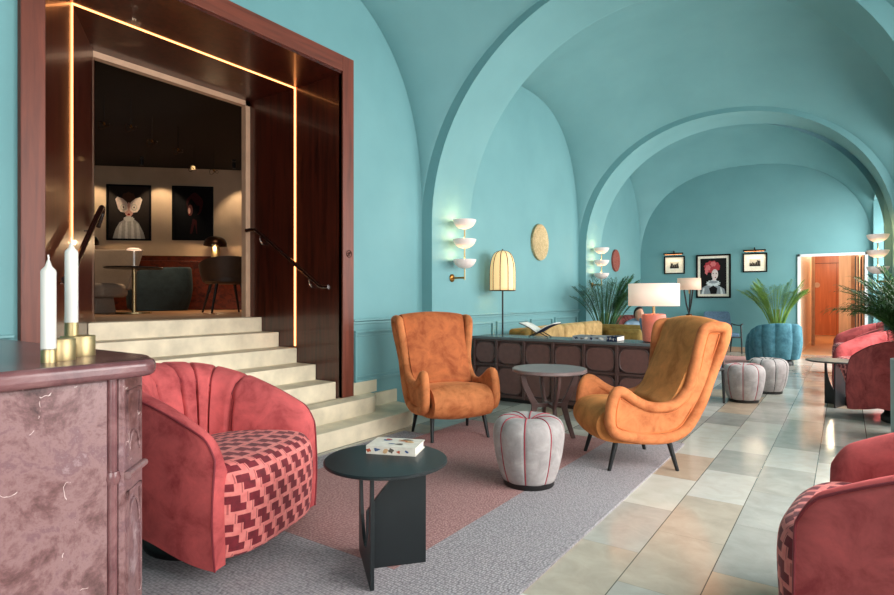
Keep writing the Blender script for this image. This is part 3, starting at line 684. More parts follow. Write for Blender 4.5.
# black side tables
def side_table(label, loc, rz, r=.262):
    t = thing('side_table', label, 'side table', loc, rz, 'round black side tables')
    G().lathe([(0, .485), (r-.012, .485), (r, .49), (r, .498), (r-.004, .502), (0, .502)], 64).build('tabletop', 'table_black', t, angle=30)
    J = Vector((-.074, .088, 0)); n = Vector((0, .008, 0)); d = Vector((1, 0, 0)); g = G()
    pts = [(0, 0), (.268, 0), (.268, .485)]+[(x, .25+.235*(1-(1-x/.262)**1.55)) for x in [.262*(1-k/14) for k in range(15)]]
    g.prism(pts, lambda a, b: J+d*a+Vector((0, 0, b))-n, lambda a, b: J+d*a+Vector((0, 0, b))+n); g.build('leg_panel', 'table_black', t, smooth=False, bevel=.002)
    d = Vector((0, -1, 0)); n = Vector((.008, 0, 0)); g = G()
    pts = [(-.20, 0), (.20, 0), (.20, .485), (.178, .485)]+[(.178*cos(q), .485-.385*sin(q)**.8) for q in [PI*k/24 for k in range(1, 24)]]+[(-.178, .485), (-.20, .485)]
    g.prism(pts, lambda a, b: J+d*a+Vector((0, 0, b))-n, lambda a, b: J+d*a+Vector((0, 0, b))+n); g.build('leg_panel', 'table_black', t, smooth=False, bevel=.002)
    return t
st = side_table('round black side table carrying a book in the foreground', (-1.61, 1.865, .012), math.radians(50))
dup(st, (-.11, 7.72, 0), math.atan2(-.57, -.82)+.62, 'round black side table before the pair of tub armchairs at right', 'round black side tables')

# round dark wooden table with four crossing legs
t = thing('round_table', 'round greyish brown wooden table between the two orange armchairs', 'table', (-2.04, 4.45, 0), TH).scale = (1, 1, 1.035)
t = bpy.context.scene.objects['round_table']
G().lathe([(0, .555), (.295, .555), (.31, .562), (.31, .582), (.304, .587), (0, .587)], 64).build('tabletop', ['table_wood_top'], t, angle=30)
for k in range(4):
    q = PI/2*k+.15; d = Vector((cos(q), sin(q), 0)); path = [(.235, .555), (.215, .47), (.165, .36), (.130, .30), (.135, .25), (.17, .13), (.215, .0)]
    pts = catmull([d*a+Vector((0, 0, b)) for a, b in path], 4); g = G(); rows = []
    n = Vector((-d.y, d.x, 0))
    for i, p in enumerate(pts):
        f = i/(len(pts)-1); wdt = .030-.008*abs(f-.45)*2 if f < .6 else .026-.02*(f-.6); wdt = max(.014, wdt)
        rows.append([p+d*wdt+n*.012, p+d*wdt-n*.012, p-d*wdt-n*.012, p-d*wdt+n*.012])
    g.grid(rows, cv=True, cap=True); g.build('leg', 'table_wood', t, smooth=False, bevel=.005)
g = G(); 
for q in (.15, .15+PI/2):
    d = Vector((cos(q), sin(q), 0)); n = Vector((-d.y, d.x, 0)); g.prism([(-.13, -.016), (.13, -.016), (.13, .016), (-.13, .016)], lambda a, b: d*a+n*b+Vector((0, 0, .275)), lambda a, b: d*a+n*b+Vector((0, 0, .305)))
g.build('cross_stretcher', 'table_wood', t, smooth=False)

# ------------------------------------------------------------------ console with framed panels
cx0, cx1, cy0, cy1 = -3.64, -1.20, 5.785, 6.23
t = thing('console_cabinet', 'long dark brown panelled console standing behind the orange armchairs', 'console', (0, 0, 0))
BX(cx0, cx1, cy0-.012, cy1, .716, .745).build('console_top', 'console_top_grey', t, smooth=False, bevel=.004)
g = G(); g.box(cx0+.01, cx1-.01, cy0+.03, cy1-.01, .05, .716); g.build('body', 'console_brown', t, smooth=False)
g = G(); g.box(cx0+.03, cx1-.03, cy0+.06, cy1-.03, 0, .05); g.build('plinth', 'black_wood', t, smooth=False)
xdiv = [-3.64]+[-3.318+.352*k for k in range(6)]+[cx1]
g = G()
for x in xdiv[1:-1]+[cx0+.02, cx1-.02]: g.box(x-.017, x+.017, cy0-.008, cy0+.03, .05, .716)
g.box(cx0, cx1, cy0-.002, cy0+.03, .405, .43); g.box(cx0, cx1, cy0-.002, cy0+.03, .05, .085); g.box(cx0, cx1, cy0-.002, cy0+.03, .695, .716)
g.build('face_frame', 'console_brown', t, smooth=False, bevel=.004)
def rrect(x0, x1, z0, z1, r, n=7):
    out = []
    for (cx_, cz_, a0) in ((x1-r, z1-r, 0), (x0+r, z1-r, PI/2), (x0+r, z0+r, PI), (x1-r, z0+r, 3*PI/2)):
        for k in range(n+1): q = a0+PI/2*k/n; out.append((cx_+r*cos(q), cz_+r*sin(q)))
    return out
edges = [cx0+.02]+xdiv[1:-1]+[cx1-.02]
for x0, x1 in zip(edges, edges[1:]):
    for z0, z1 in ((.43, .695), (.085, .405)):
        if x1-x0 < .2: continue
        p = rrect(x0+.026, x1-.026, z0+.012, z1-.012, .085)
        o = G().prism(p, lambda a, b: (a, cy0+.012, b), lambda a, b: (a, cy0+.031, b)).build('panel', 'console_panel_brown', t, smooth=True, angle=30, bevel=.006, seg=2)
        G().tube([(a, cy0+.012, b) for a, b in p], .007, 6, True).build('bead', 'console_brown', o)
# things on the console
def cpt(px, y, z=.745):
    u = (px-CX)/F; r = (-S_+u*C_, C_+u*S_, -(y-CY)/F); D = (z-HC)/r[2]; return (r[0]*D, r[1]*D, z)
t = thing('table_lamp', 'terracotta table lamp with wide pale drum shade on the console', 'table lamp', (-1.60, 6.0, .745))
G().lathe([(0, 0), (.082, 0), (.105, .012), (.108, .03), (.118, .26), (.112, .285), (.02, .292), (0, .292)], 40).build('lamp_base', 'terracotta', t, angle=50)
G().tube([(0, 0, .28), (0, 0, .40)], .014, 12).build('stem', 'brass', t)
G().lathe([(.245, .37), (.245, .595)], 56, cap=False).build('lamp_shade', 'shade_linen', t, solid=.004)
G().lathe([(.0, .47), (.03, .48), (.035, .50), (.0, .54)], 14).build('bulb', 'bulb', t)
plight('lamp_light', (-1.60, 6.0, 1.28), 5, (1, .72, .45), .04)
def book(name, label, loc, rz, w, d, h, covers, group=None, cat='book'):
    t = thing(name, label, cat, loc, rz, group)
    g = G(); g.box(-w/2, w/2, -d/2, d/2, 0, .004); g.box(-w/2, w/2, -d/2, d/2, h-.004, h); g.box(-w/2, -w/2+.004, -d/2, d/2, .004, h-.004); n_c = len(g.v)
    BX(-w/2+.005, w/2-.006, -d/2+.005, d/2-.005, .004, h-.004).build('pages', 'paper', t, smooth=False)
    rnd = random.Random(w*100+d); mats = [covers[0]]+covers[1:]
    for k in range(9):
        g.cur = 1+k % (len(mats)-1); ex_, ey_ = rnd.uniform(-.36, .36)*w, rnd.uniform(-.36, .36)*d
        pp = ell(ex_, ey_, rnd.uniform(.04, .1)*w, rnd.uniform(.05, .13)*d, 12, k, .2, 3)
        n0 = len(g.v); g.v += [Vector((a, b, h+.0004+.0002*k)) for a, b in pp]; g.f.append(list(range(n0, n0+12))); g.mi.append(g.cur)
    for k in range(6):
        g.cur = 1+(k+1) % (len(mats)-1); yy = -d*.42+d*.15*k+rnd.uniform(-.01, .01)
        pp = ell(yy+.02, h*rnd.uniform(.4, .6), d*rnd.uniform(.03, .07), h*rnd.uniform(.15, .32), 10, k*1.3, .3, 2+k % 3); n0 = len(g.v); g.v += [Vector((-w/2-.0004, a, b)) for a, b in pp]; g.f.append(list(range(n0, n0+10))); g.mi.append(g.cur)
    g.build('cover', mats, t, smooth=False); return t
book('book', 'white paperback with coloured patterned cover on the front black side table', (-1.655, 1.985, .514), TH-.22+PI/2, .155, .225, .036, ['print_white', 'cover_tan', 'cover_blue', 'cover_rust', 'photo_grey'])
bx, by, _ = cpt(590, 340); book('book', 'lower of the two books lying flat on the console, grey marbled cover', (-2.235, 5.98, .745), PI/2+.05, .26, .36, .044, ['ruff_grey', 'cover_navy', 'print_white', 'photo_grey'])
book('book', 'navy and white book on the console, right beside the grey covered one', (-1.98, 5.97, .745), PI/2-.05, .22, .11, .05, ['cover_navy', 'print_white', 'ruff_grey'])
t = thing('book_stand', 'black crossed book stand near the left end of the console', 'book stand', (-2.88, 6.03, .745), .1)
for s in (-1, 1):
    g = G()
    for yy in (-.06, .06): g.tube([(-.115*s, yy, .006), (.10*s, yy, .115)], .006, 6)
    g.build('arm', 'black_wood', t)
t2 = thing('open_book', 'open book with white pages lying on the black book stand', 'book', (-2.88, 6.03, .745), .1)
for s in (-1, 1):
    rows = []
    for i in range(11):
        f = i/10; x = s*.205*f; z = .062+.105*f+.012*sin(PI*f); rows.append([(x, -.12, z), (x, .12, z)])
    g = G(); g.grid(rows); g.build('page_block', 'paper', t2, solid=.008)
    g = G(); g.grid([[(p[0]*1.03, p[1]*1.04, p[2]-.009) for p in r] for r in rows]); g.build('cover', 'cover_navy', t2, solid=.004)

# ------------------------------------------------------------------ floor lamp with arched ribbed shade
t = thing('floor_lamp', 'slim black floor lamp with glowing domed ribbed shade behind the console', 'floor lamp', (-3.56, 6.37, 0))
G().lathe([(0, 0), (.12, 0), (.12, .015), (.02, .022), (0, .022)], 32).build('base', 'black_metal', t)
G().tube([(0, 0, .02), (0, 0, 1.33)], .011, 10).build('pole', 'black_metal', t)
sp = [(.158, 1.29), (.158, 1.52), (.150, 1.62), (.130, 1.70), (.10, 1.755), (.055, 1.783), (.012, 1.79)]
spc = catmull([(a, 0, b) for a, b in sp], 4)
G().lathe([(p.x, p.z) for p in spc], 48, cap=False).build('lamp_shade', 'lamp_shade_lit', t, solid=.003)
for k in range(10):
    q = 2*PI*k/10; G().tube([(p.x*cos(q)*1.012, p.x*sin(q)*1.012, p.z) for p in spc], .0052, 6).build('rib', 'bronze_dark', t)
G().tube([(.16*cos(q), .16*sin(q), 1.288) for q in [2*PI*k/40 for k in range(40)]], .006, 6, True).lathe([(.004, 1.79), (.01, 1.80), (.004, 1.815)], 10).build('rim', 'bronze_dark', t)
G().lathe([(0, 1.45), (.03, 1.47), (.03, 1.52), (0, 1.55)], 14).build('bulb', 'bulb', t); plight('lamp_light', (-3.56, 6.37, 1.60), 4, (1, .72, .42), .04)

# wall discs
def disc(label, mat, X, Y, z, r):
    t = thing('wall_disc', label, 'wall decoration', (X, Y, z), 0)
    prof = [(0, .012), (r*.5, .018), (r*.86, .026), (r*.93, .036), (r*.985, .034), (r, .02), (r, 0)]
    g = G(); rows = [[(b, a*cos(q), a*sin(q)) for q in [2*PI*k/64 for k in range(64)]] for a, b in prof if a > 0]; g.grid(rows, cv=True, cap=True)
    g.build('relief_dish', mat, t, angle=60); BX(0, .012, -.05, .05, -.05, .05).build('mount', 'bronze_dark', t, smooth=False); return t
disc('large hammered gold disc on the teal wall above the console', 'gold_relief', XL+.005, 7.89, 2.03, .275)
disc('smaller copper red disc on the far part of the left wall', 'copper_relief', XL3+.005, 12.3, 2.0, .24)

# sconces
def sconce(label, X, Y, s):
    t = thing('wall_sconce', label, 'wall lamp', (X, Y, 0), 0, 'three bowl wall sconces')
    g = G(); rows = [[(s*b, a*cos(q), 1.42+a*sin(q)) for q in [2*PI*k/24 for k in range(24)]] for a, b in ((.045, 0), (.045, .012), (.03, .022))]; g.grid(rows, cv=True, cap=True); g.build('wall_plate', 'bronze', t)
    G().tube([(s*.02, 0, 1.42), (s*.175, 0, 1.42)], .011, 10).build('arm', 'bronze', t)
    G().tube([(s*.175, 0, 1.395), (s*.175, 0, 1.95)], .008, 10).build('stem', 'brass', t)
    for zt in (1.62, 1.845, 2.06):
        prof = [(.016, -.098), (.06, -.088), (.10, -.06), (.122, -.025), (.130, 0), (.124, 0), (.115, -.025), (.09, -.056), (.05, -.08), (.012, -.086)]
        pc = catmull([(a, 0, b) for a, b in prof], 2)
        b = G().lathe([(p.x, p.z) for p in pc], 36, (s*.175, 0, zt)).build('bowl', 'alabaster', t, angle=60)
        G().lathe([(.0, -.07), (.022, -.06), (.022, -.03), (0, -.02)], 10, (s*.175, 0, zt)).build('bulb', 'bulb', b)
        plight('sconce_light', (X+s*.155, Y, zt+.012), 2.1, (1, .62, .27), .025)
    return t
sconce('triple bowl sconce on the nearest left pier beside the gold disc', PL, 5.362, 1)
sconce('triple bowl sconce on the second left pier above the palm', -3.66, 9.75, 1)
sconce('triple bowl sconce at right, above the large palm', .545, 9.83, -1)

# ------------------------------------------------------------------ palms
def palm(label, loc, pot, potr, poth, n, L, leafm, stemh, seed, spread=1, bias=0, span=PI, rise=1.0):
    rnd = random.Random(seed); t = thing('potted_palm', label, 'palm', loc)
    p = G().lathe([(0, 0), (potr*.8, 0), (potr, .02), (potr*1.02, poth), (potr*.92, poth), (potr*.9, poth-.03), (0, poth-.03)], 40).build('pot', pot, t, angle=50)
    G().lathe([(0, 0), (potr*.9, 0), (potr*.9, .01), (0, .015)], 24, (0, 0, poth-.03)).build('soil', 'soil', t)
    for k in range(n):
        a = bias+(((k*.618034) % 1)-.5)*2*span+rnd.uniform(-.1, .1); inc = rnd.uniform(.12, 1.0)
        ln = L*rnd.uniform(.75, 1.05); pts = []; x = rnd.uniform(.01, .06); z = poth-.03; th = PI/2-.10-.30*inc*spread; N = 16; d = Vector((cos(a), sin(a), 0))
        st = ln*.36
        for i in range(N+1):
            pts.append(d*x+Vector((0, 0, z))); ds = (stemh+ln)/N; x += cos(th)*ds; z += sin(th)*ds*rise; th -= (.010+.16*inc*spread*(i/N)**1.1)
        g = G(); g.tube(pts, [.010*(1-.8*i/N)+.0015 for i in range(N+1)], 5)
        fr = stemh/(stemh+ln); side = Vector((-d.y, d.x, 0)); nl = 21
        for s_ in (-1, 1):
            for j in range(nl):
                f = fr+(1-fr)*(j+.5)/nl; q = f*N; i0 = min(N-1, int(q)); b0 = pts[i0].lerp(pts[i0+1], q-i0); tg = (pts[i0+1]-pts[i0]).normalized()
                ff = (j+.5)/nl; ll = ln*.40*(sin(PI*(.12+.80*ff))**.7)*rnd.uniform(.85, 1.1)
                dr = (side*s_*(1.0-.35*ff)+tg*(.42+.5*ff)+Vector((0, 0, .15+rnd.uniform(-.15, .15)))).normalized(); wv = dr.cross(Vector((0, 0, 1))).normalized()*.0072*(1-.3*ff)
                p1 = b0+dr*ll*.45+Vector((0, 0, .0)); p2 = b0+dr*ll*.95+Vector((0, 0, -ll*.28)); pm = b0+dr*ll*.75+Vector((0, 0, -ll*.10))
                g.add([b0, p1+wv, p1-wv, pm+wv*.8, pm-wv*.8, p2], [(0, 1, 2), (1, 3, 4, 2), (3, 5, 4)])
        o = g.build('frond', leafm, t, smooth=False)
    for k in range(5):
        a = 2*PI*k/5+.3; G().tube([(.035*cos(a), .035*sin(a), poth-.04), (.05*cos(a), .05*sin(a), poth+stemh*.9)], [.02, .012], 8).build('stem', 'palm_stem', t)
    return t
palm('dark green potted palm behind the sofa on the left side', (-3.27, 9.30, 0), 'pot_black', .17, .42, 42, .64, 'palm_dark_green', .58, 3, .85, 0, 2.3)
palm('light green potted palm by the far wall beside the doorway', (-1.17, 13.72, 0), 'pot_black', .17, .38, 38, .60, 'palm_light_green', .64, 5, .72, -PI/2, 2.3)
palm('large dark palm in a pale planter at the right edge', (.54, 6.27, 0), 'pot_pale', .215, .67, 60, .82, 'palm_green', .10, 9, 1.25, -PI*.85, 1.9, rise=.9)

# ------------------------------------------------------------------ sofa
t = thing('corner_sofa', 'long tan and olive velvet sofa running along the left wall behind the console', 'sofa', (0, 0, 0))
BX(-3.52, -2.60, 6.55, 8.85, .12, .30).build('sofa_base', 'olive_velvet', t, bevel=.03)
BX(-3.56, -3.28, 6.5, 8.86, .30, .80).build('backrest', 'olive_velvet', t, bevel=.05, seg=4)
for k in range(3): BX(-3.30, -3.12, 6.62+.74*k, 7.33+.74*k, .44, .835).build('back_cushion', 'tan_velvet', t, bevel=.06, seg=5)
for k in range(3): BX(-3.26, -2.56, 6.62+.74*k, 7.33+.74*k, .30, .45).build('seat_cushion', 'tan_velvet', t, bevel=.045, seg=4)
BX(-3.52, -2.50, 8.86, 9.04, .12, .775).build('armrest', 'olive_velvet', t, bevel=.05, seg=4)
BX(-3.05, -2.52, 8.72, 8.88, .44, .715).build('arm_cushion', 'olive_velvet', t, bevel=.05, seg=4)
for x in (-3.45, -2.62):
    for y in (6.62, 8.95): G().tube([(x, y, 0), (x, y, .13)], [.015, .022], 8).build('leg', 'sofa_feet', t)

# ------------------------------------------------------------------ slate blue wooden armchairs
def lounge_chair(label, loc, rz, group='slate blue armchairs', s=1.0):
    t = thing('lounge_chair', label, 'armchair', loc, rz, group); t.scale = (s, s, s)
    BX(-.26, .27, -.27, .27, .36, .45).build('seat', 'slate_blue_fabric', t, bevel=.035, seg=4)
    g = G(); rows = []
    for i in range(13):
        f = i/12; z = .42+.47*f; x = -.22-.15*f; w = .27*(1-.0*f)*(1 if f < .85 else math.sqrt(max(.05, 1-((f-.85)/.17)**2))*.25+.75)
        row = [];
        for k in range(13): v = -1+2*k/12; row.append((x-.04*(1-v*v)+.03, v*w, z))
        for k in range(12, -1, -1): v = -1+2*k/12; row.append((x-.04*(1-v*v)-.035, v*w, z))
        rows.append(row)
    g.grid(rows, cv=True, cap=True); g.build('backrest', 'slate_blue_fabric', t, angle=60)
    for s_ in (-1, 1):
        G().tube([(.27, .31*s_, 0), (.26, .305*s_, .40), (.235, .305*s_, .60)], [.013, .019, .016], 8).build('leg', 'black_wood', t)
        G().tube([(-.33, .28*s_, 0), (-.27, .29*s_, .38), (-.31, .295*s_, .62)], [.013, .02, .015], 8).build('leg', 'black_wood', t)
        G().tube(catmull([(-.32, .29*s_, .63), (-.1, .315*s_, .605), (.15, .32*s_, .61), (.27, .32*s_, .64)], 4), .021, 10, flat=.6).build('armrest', 'black_wood', t)
        G().tube([(-.27, .285*s_, .36), (.26, .30*s_, .36)], .017, 8).build('side_rail', 'black_wood', t)
    G().tube([(.26, -.30, .36), (.26, .30, .36)], .017, 8).build('front_rail', 'black_wood', t); return t
lc = lounge_chair('slate blue armchair with black wooden arms standing against the far wall', (-2.18, 13.55, 0), ang(.45, -.89))
dup(lc, (-1.47, 6.86, 0), ang(.92, -.15), 'slate blue armchair mostly hidden behind the side-on orange armchair', 'slate blue armchairs').scale = (1.08, 1.08, 1.08)

# rugs
def rug(name, label, x0, x1, y0, y1, z, mat): 
    o = BX(x0, x1, y0, y1, z, z+.006).build(name, mat, smooth=False); tag(o, label, 'rug'); return o
t = thing('area_rug', 'large woven grey rug with pink centre under the orange armchairs', 'rug', (0, 0, 0))
g = G(); g.box(-3.30, -1.62, 1.15, 1.93, .001, .011); g.box(-1.62, -1.075, 1.15, 4.95, .001, .011); g.box(-3.24, -3.0, 1.93, 4.0, .001, .011); g.box(-3.30, -3.24, 1.15, 1.93, .001, .011)
g.build('border', 'rug_grey', t, smooth=False)
BX(-3.0, -1.62, 1.93, 4.72, .001, .0112).build('centre_field', 'rug_pink', t, smooth=False)
rug('area_rug', 'rose coloured rug under the distant seating group', -3.0, -1.15, 10.3, 13.0, .001, 'rug_rose_far')

# ------------------------------------------------------------------ far wall pictures and lamps
Xv, Nv = Vector((1, 0, 0)), Vector((0, -1, 0))
queen = [('flower_red', ell(.45, .76, .30, .17, 40, 0, .09, 11)), ('flower_pink', ell(.30, .74, .10, .08, 20, 0, .15, 6)), ('flower_pink', ell(.50, .84, .11, .07, 20, 1, .15, 6)), ('flower_red', ell(.66, .76, .09, .09, 20, 2, .15, 6)), ('flower_pink', ell(.24, .64, .06, .09, 20, 2, .2, 5)),
         ('pale_skin', ell(.56, .55, .125, .145, 24, 0, 0, 5, -.15)), ('pale_skin', [(.47, .32), (.60, .32), (.62, .48), (.47, .48)]), ('print_skin_shadow', ell(.50, .58, .025, .012)), ('print_skin_shadow', ell(.62, .58, .022, .012)), ('lips', ell(.585, .465, .03, .012)),
         ('ruff_grey', [(.02, 0), (.06, .17), (.25, .25), (.45, .22), (.70, .24), (.92, .14), (.97, 0)]), ('ruff_white', ell(.50, .30, .26, .09, 40, 0, .12, 12)), ('ruff_grey', ell(.50, .335, .17, .04, 30, 0, .1, 9)), ('canvas_dark', [(.34, .16), (.5, .24), (.66, .16), (.62, 0), (.40, 0)]), ('ruff_white', [(.05, 0), (.12, .17), (.17, .17), (.14, 0)]), ('ruff_white', [(.78, 0), (.76, .19), (.81, .18), (.88, 0)])]
artwork('framed_portrait', 'large portrait with red flower headdress and white ruff on the far wall', 'picture', Vector((-2.827, YF, 1.19)), Xv, Nv, .727, .99, .035, 'ink_black', .055, queen, 'canvas_dark')
def skyline(seed):
    r = random.Random(seed); L = [('photo_light', [(0, 0), (1, 0), (1, 1), (0, 1)])]
    for k in range(9):
        x = k/9; h = r.uniform(.3, .8); L.append(('photo_dark' if k % 2 else 'photo_grey', [(x, 0), (x+.13, 0), (x+.13, h), (x+.06, h+.1), (x, h)]))
    L.append(('photo_dark', [(0, 0), (1, 0), (1, .2), (0, .2)])); return L
for (x0, w, side, sd) in ((-3.539, .465, 'left', 1), (-1.859, .475, 'right', 4)):
    artwork('framed_photograph', 'small black framed photograph %s of the flower headdress portrait' % side, 'picture', Vector((x0, YF, 1.755)), Xv, Nv, w, .42, .026, 'ink_black', .105, skyline(sd), 'photo_light')
    t = thing('picture_light', 'brass picture light above the small photograph %s of the portrait' % side, 'picture light', (x0+w/2, YF, 2.225))
    G().tube([(-.22, -.13, .0), (.22, -.13, .0)], .02, 12).build('lamp_tube', 'bronze_dark', t)
    G().tube(catmull([(0, 0, -.02), (0, -.04, .06), (0, -.10, .06), (0, -.13, .01)], 4), .008, 8).build('arm', 'bronze_dark', t)
    G().tube([(0, -.004, .0), (0, 0, .0)], .035, 16).build('wall_mount', 'bronze_dark', t)
    BX(-.19, .19, -.138, -.122, -.0215, -.018).build('bulb_strip', 'led', t, smooth=False)
    alight('picture_glow', (x0+w/2, YF-.12, 2.195), (-.5, 0, 0), .36, .02, 2.2, (1, .8, .55))
t = thing('tripod_floor_lamp', 'dark tripod floor lamp with linen drum shade before the far wall', 'floor lamp', (-2.66, 12.65, 0))
for k in range(3):
    q = 2*PI*k/3+.5; G().tube([(.24*cos(q), .24*sin(q), 0), (-.05*cos(q), -.05*sin(q), 1.05), (-.10*cos(q), -.10*sin(q), 1.36)], .016, 8).build('leg', 'black_wood', t)
G().tube([(0, 0, .80), (0, 0, .86)], .06, 12).build('knot_ring', 'bronze_dark', t)
G().tube([(0, 0, 1.28), (0, 0, 1.42)], .012, 8).build('stem', 'brass', t); G().lathe([(.232, 1.36), (.225, 1.60)], 40, cap=False).build('lamp_shade', 'shade_linen_far', t, solid=.004)
plight('lamp_light', (-2.66, 12.65, 1.5), 3, (1, .75, .5), .05)

# ------------------------------------------------------------------ marble mantel with candles
t = thing('marble_mantel', 'polished red marble mantelpiece in the lower left corner', 'mantelpiece', (0, 0, 0))
MZ = 1.04
def dprism(pts, z0, z1): return G().prism(pts, lambda a, b: (a, b, z0), lambda a, b: (a, b, z1))
dprism([(-1.535, -.75), (-1.535, .712), (-1.635, .812), (-2.7, .812), (-2.7, -.75)], 0, MZ-.046).build('front_slab', 'red_marble', t, smooth=False)
dprism([(-1.512, -.75), (-1.512, .695), (-1.535, .695), (-1.535, -.75)], .0, MZ-.046).build('front_panel', 'red_marble', t, smooth=False, bevel=.004)
dprism([(-1.516, .722), (-1.512, .735), (-1.60, .826), (-1.66, .826), (-1.66, .722)], 0, MZ-.046).build('pilaster', 'red_marble', t, smooth=False, bevel=.004)
G().tube([(-1.522, .709, .0), (-1.522, .709, MZ-.046)], .0125, 14).build('corner_column', 'red_marble_top', t)
G().lathe([(0, -.018), (.016, -.016), (.021, 0), (.016, .016), (0, .018)], 20, (-1.522, .709, .745)).build('column_ring', 'red_marble_top', t)
g = G(); sdir = Vector((-.088, .091, 0)).normalized(); sn = Vector((sdir.y, -sdir.x, 0)) ; o0 = Vector((-1.512, .735, 0))
sn = Vector((.72, .69, 0)).normalized()
def SP(a, b, d): return o0+sdir*a+Vector((0, 0, b))+sn*d
def strip(a0, a1, b0, b1, d): g.prism([(a0, b0), (a1, b0), (a1, b1), (a0, b1)], lambda a, b: SP(a, b, -.002), lambda a, b: SP(a, b, d))
strip(.012, .022, .12, .70, .005); strip(.098, .108, .12, .70, .005); strip(.012, .108, .12, .13, .005); strip(.012, .108, .69, .70, .005); strip(.012, .022, .79, .96, .005); strip(.098, .108, .79, .96, .005); strip(.012, .108, .95, .96, .005)
g.tube([SP(.06+.036*cos(q), .80+.05*sin(q), .002) for q in [PI*k/12 for k in range(13)]], .004, 6); g.tube([SP(.06+.036*cos(q), .60+.07*sin(q), .002) for q in [PI*k/12 for k in range(13)]], .004, 6)
g.build('pilaster_moulding', 'red_marble', t, smooth=False)
g = G(); g.tube([SP(.0, .745, .006), SP(.125, .745, .006)], .010, 10); g.build('pilaster_band', 'red_marble', t)
top = [(-1.475, -.8), (-1.475, .70)]+[(-1.475-.07+.07*cos(q), .755+.07*sin(q)) for q in [PI/2*k/8 for k in range(9)]][1:]+[(-1.60, .85), (-1.64, .858), (-2.78, .858), (-2.78, -.8)]
G().prism(top, lambda a, b: (a, b, MZ-.044), lambda a, b: (a, b, MZ)).build('mantel_top', 'red_marble_top', t, smooth=True, bevel=.016, seg=4, angle=30)
def mp(px, y, z=MZ):
    u = (px-CX)/F; r = (-S_+u*C_, C_+u*S_, -(y-CY)/F); D = (z-HC)/r[2]; return Vector((r[0]*D, r[1]*D, z))
def candle(base, zb, h, r, label):
    c = thing('candle', label, 'candle', (base.x, base.y, zb)); 
    G().lathe([(0, 0), (r, 0), (r, h-.008), (r*.93, h-.003), (r*.45, h+.006), (r*.22, h+.02), (0, h+.022)], 28).build('wax_body', 'wax', c, angle=60)
    G().tube([(0, 0, h+.016), (.001, 0, h+.026), (-.002, 0, h+.034)], .0022, 6).build('wick', 'wax', c)
p2 = mp(78, 355.5); h2 = thing('candle_holder', 'wide brass candle holder further right, candle socket on top', 'candle holder', p2, 0, 'brass candle holders')
G().lathe([(0, 0), (.041, 0), (.0415, .002), (.0415, .053), (.040, .055), (0, .055)], 48).build('drum', 'brass', h2, angle=40)
so = (Vector((C_, S_, 0))*(-.018)); G().lathe([(0, 0), (.0165, 0), (.0165, .036), (.0150, .037), (.0150, .03), (0, .03)], 28, (so.x, so.y, .055)).build('socket', 'brass', h2, angle=40)
candle(p2+so, MZ+.086, .205, .0160, 'white candle in the right hand brass holder, standing higher')
p1 = mp(53, 361); h1 = thing('candle_holder', 'brass candle holder at left, candle socket low in front', 'candle holder', p1, 0, 'brass candle holders')
fw = Vector((-S_, C_, 0)); q1 = fw*.022+Vector((C_, S_, 0))*(-.0)
G().lathe([(0, 0), (.036, 0), (.0365, .002), (.0365, .053), (.035, .055), (0, .055)], 48, (q1.x, q1.y, 0)).build('drum', 'brass', h1, angle=40)
so = -fw*.028+Vector((C_, S_, 0))*.008; G().lathe([(0, 0), (.0165, 0), (.0165, .034), (.0150, .036), (.0150, .03), (0, .03)], 28, (so.x, so.y, 0)).build('socket', 'brass', h1, angle=40)
candle(p1+so, MZ+.031, .200, .0165, 'white candle in the left hand brass holder, standing lower')

# ------------------------------------------------------------------ upper room furniture
def uf(px, y): return udp(px, y, (HC-UF)*F/(y-CY))
t = thing('cocktail_table', 'round dark table on a thin pale column in the upper lounge', 'table', (*uf(134, 313.4).xy, UF))
G().lathe([(0, .565), (.33, .565), (.335, .575), (.33, .585), (0, .585)], 48).build('tabletop', 'black_wood', t, angle=30); G().tube([(0, 0, .01), (0, 0, .57)], .024, 14).build('column', 'brass', t); G().lathe([(0, 0), (.2, 0), (.2, .015), (0, .02)], 32).build('foot', 'brass', t)
pt = uf(134, 313.4); t = thing('portable_lamp', 'small white mushroom lamp on the dark round table', 'table lamp', (pt.x, pt.y, UF+.585))
G().lathe([(0, 0), (.05, 0), (.05, .012), (.012, .02), (.010, .22), (0, .22)], 20).build('stem', 'white_paint', t); G().lathe([(.085, .212), (.08, .225), (.05, .24), (0, .245)], 28).build('lamp_head', 'shade_linen', t)
plight('lamp_light', (pt.x, pt.y, UF+.76), .6, (1, .75, .5), .02)
p = uf(163, 310.8); tub_chair('tub_armchair', 'dark teal tub armchair at the round table in the upper lounge', 'dark_teal_velvet', 'dark_teal_velvet', None, (p.x-.1, p.y+.05, UF-.05), ang(-.35, -.94), hf=.66, hb=.72, w=.38, grooves=(), seat_top=.42, base=False)
# boucle wing chair
p = uf(104, 314.5); t = thing('boucle_armchair', 'taupe boucle armchair cut off by the left edge of the doorway', 'armchair', (*udp(88, 314, 7.3).xy, UF), ang(.62, -.78))
rows = []
for i in range(9):
    f = i/8; z = .30+.55*f; x0 = -.30-.14*f; row = []
    for k in range(9): v = -1+2*k/8; row.append((x0+.10*v*v, v*(.38+.10*f), z))
    for k in range(8, -1, -1): v = -1+2*k/8; row.append((x0-.12+.08*v*v, v*(.38+.10*f), z))
    rows.append(row)
g = G(); g.grid(rows, cv=True, cap=True); g.build('backrest', 'taupe_boucle', t, bevel=.02, angle=60)
BX(-.32, .36, -.36, .36, .20, .38).build('seat', 'taupe_boucle', t, bevel=.06, seg=4)
g = G(); g.prism([(-.26, .0), (-.2, .20), (.2, .20), (.26, .0)], lambda a, b: (a, -.22, b), lambda a, b: (a, .22, b)); g.build('pedestal', 'taupe_boucle', t, smooth=False, bevel=.01)
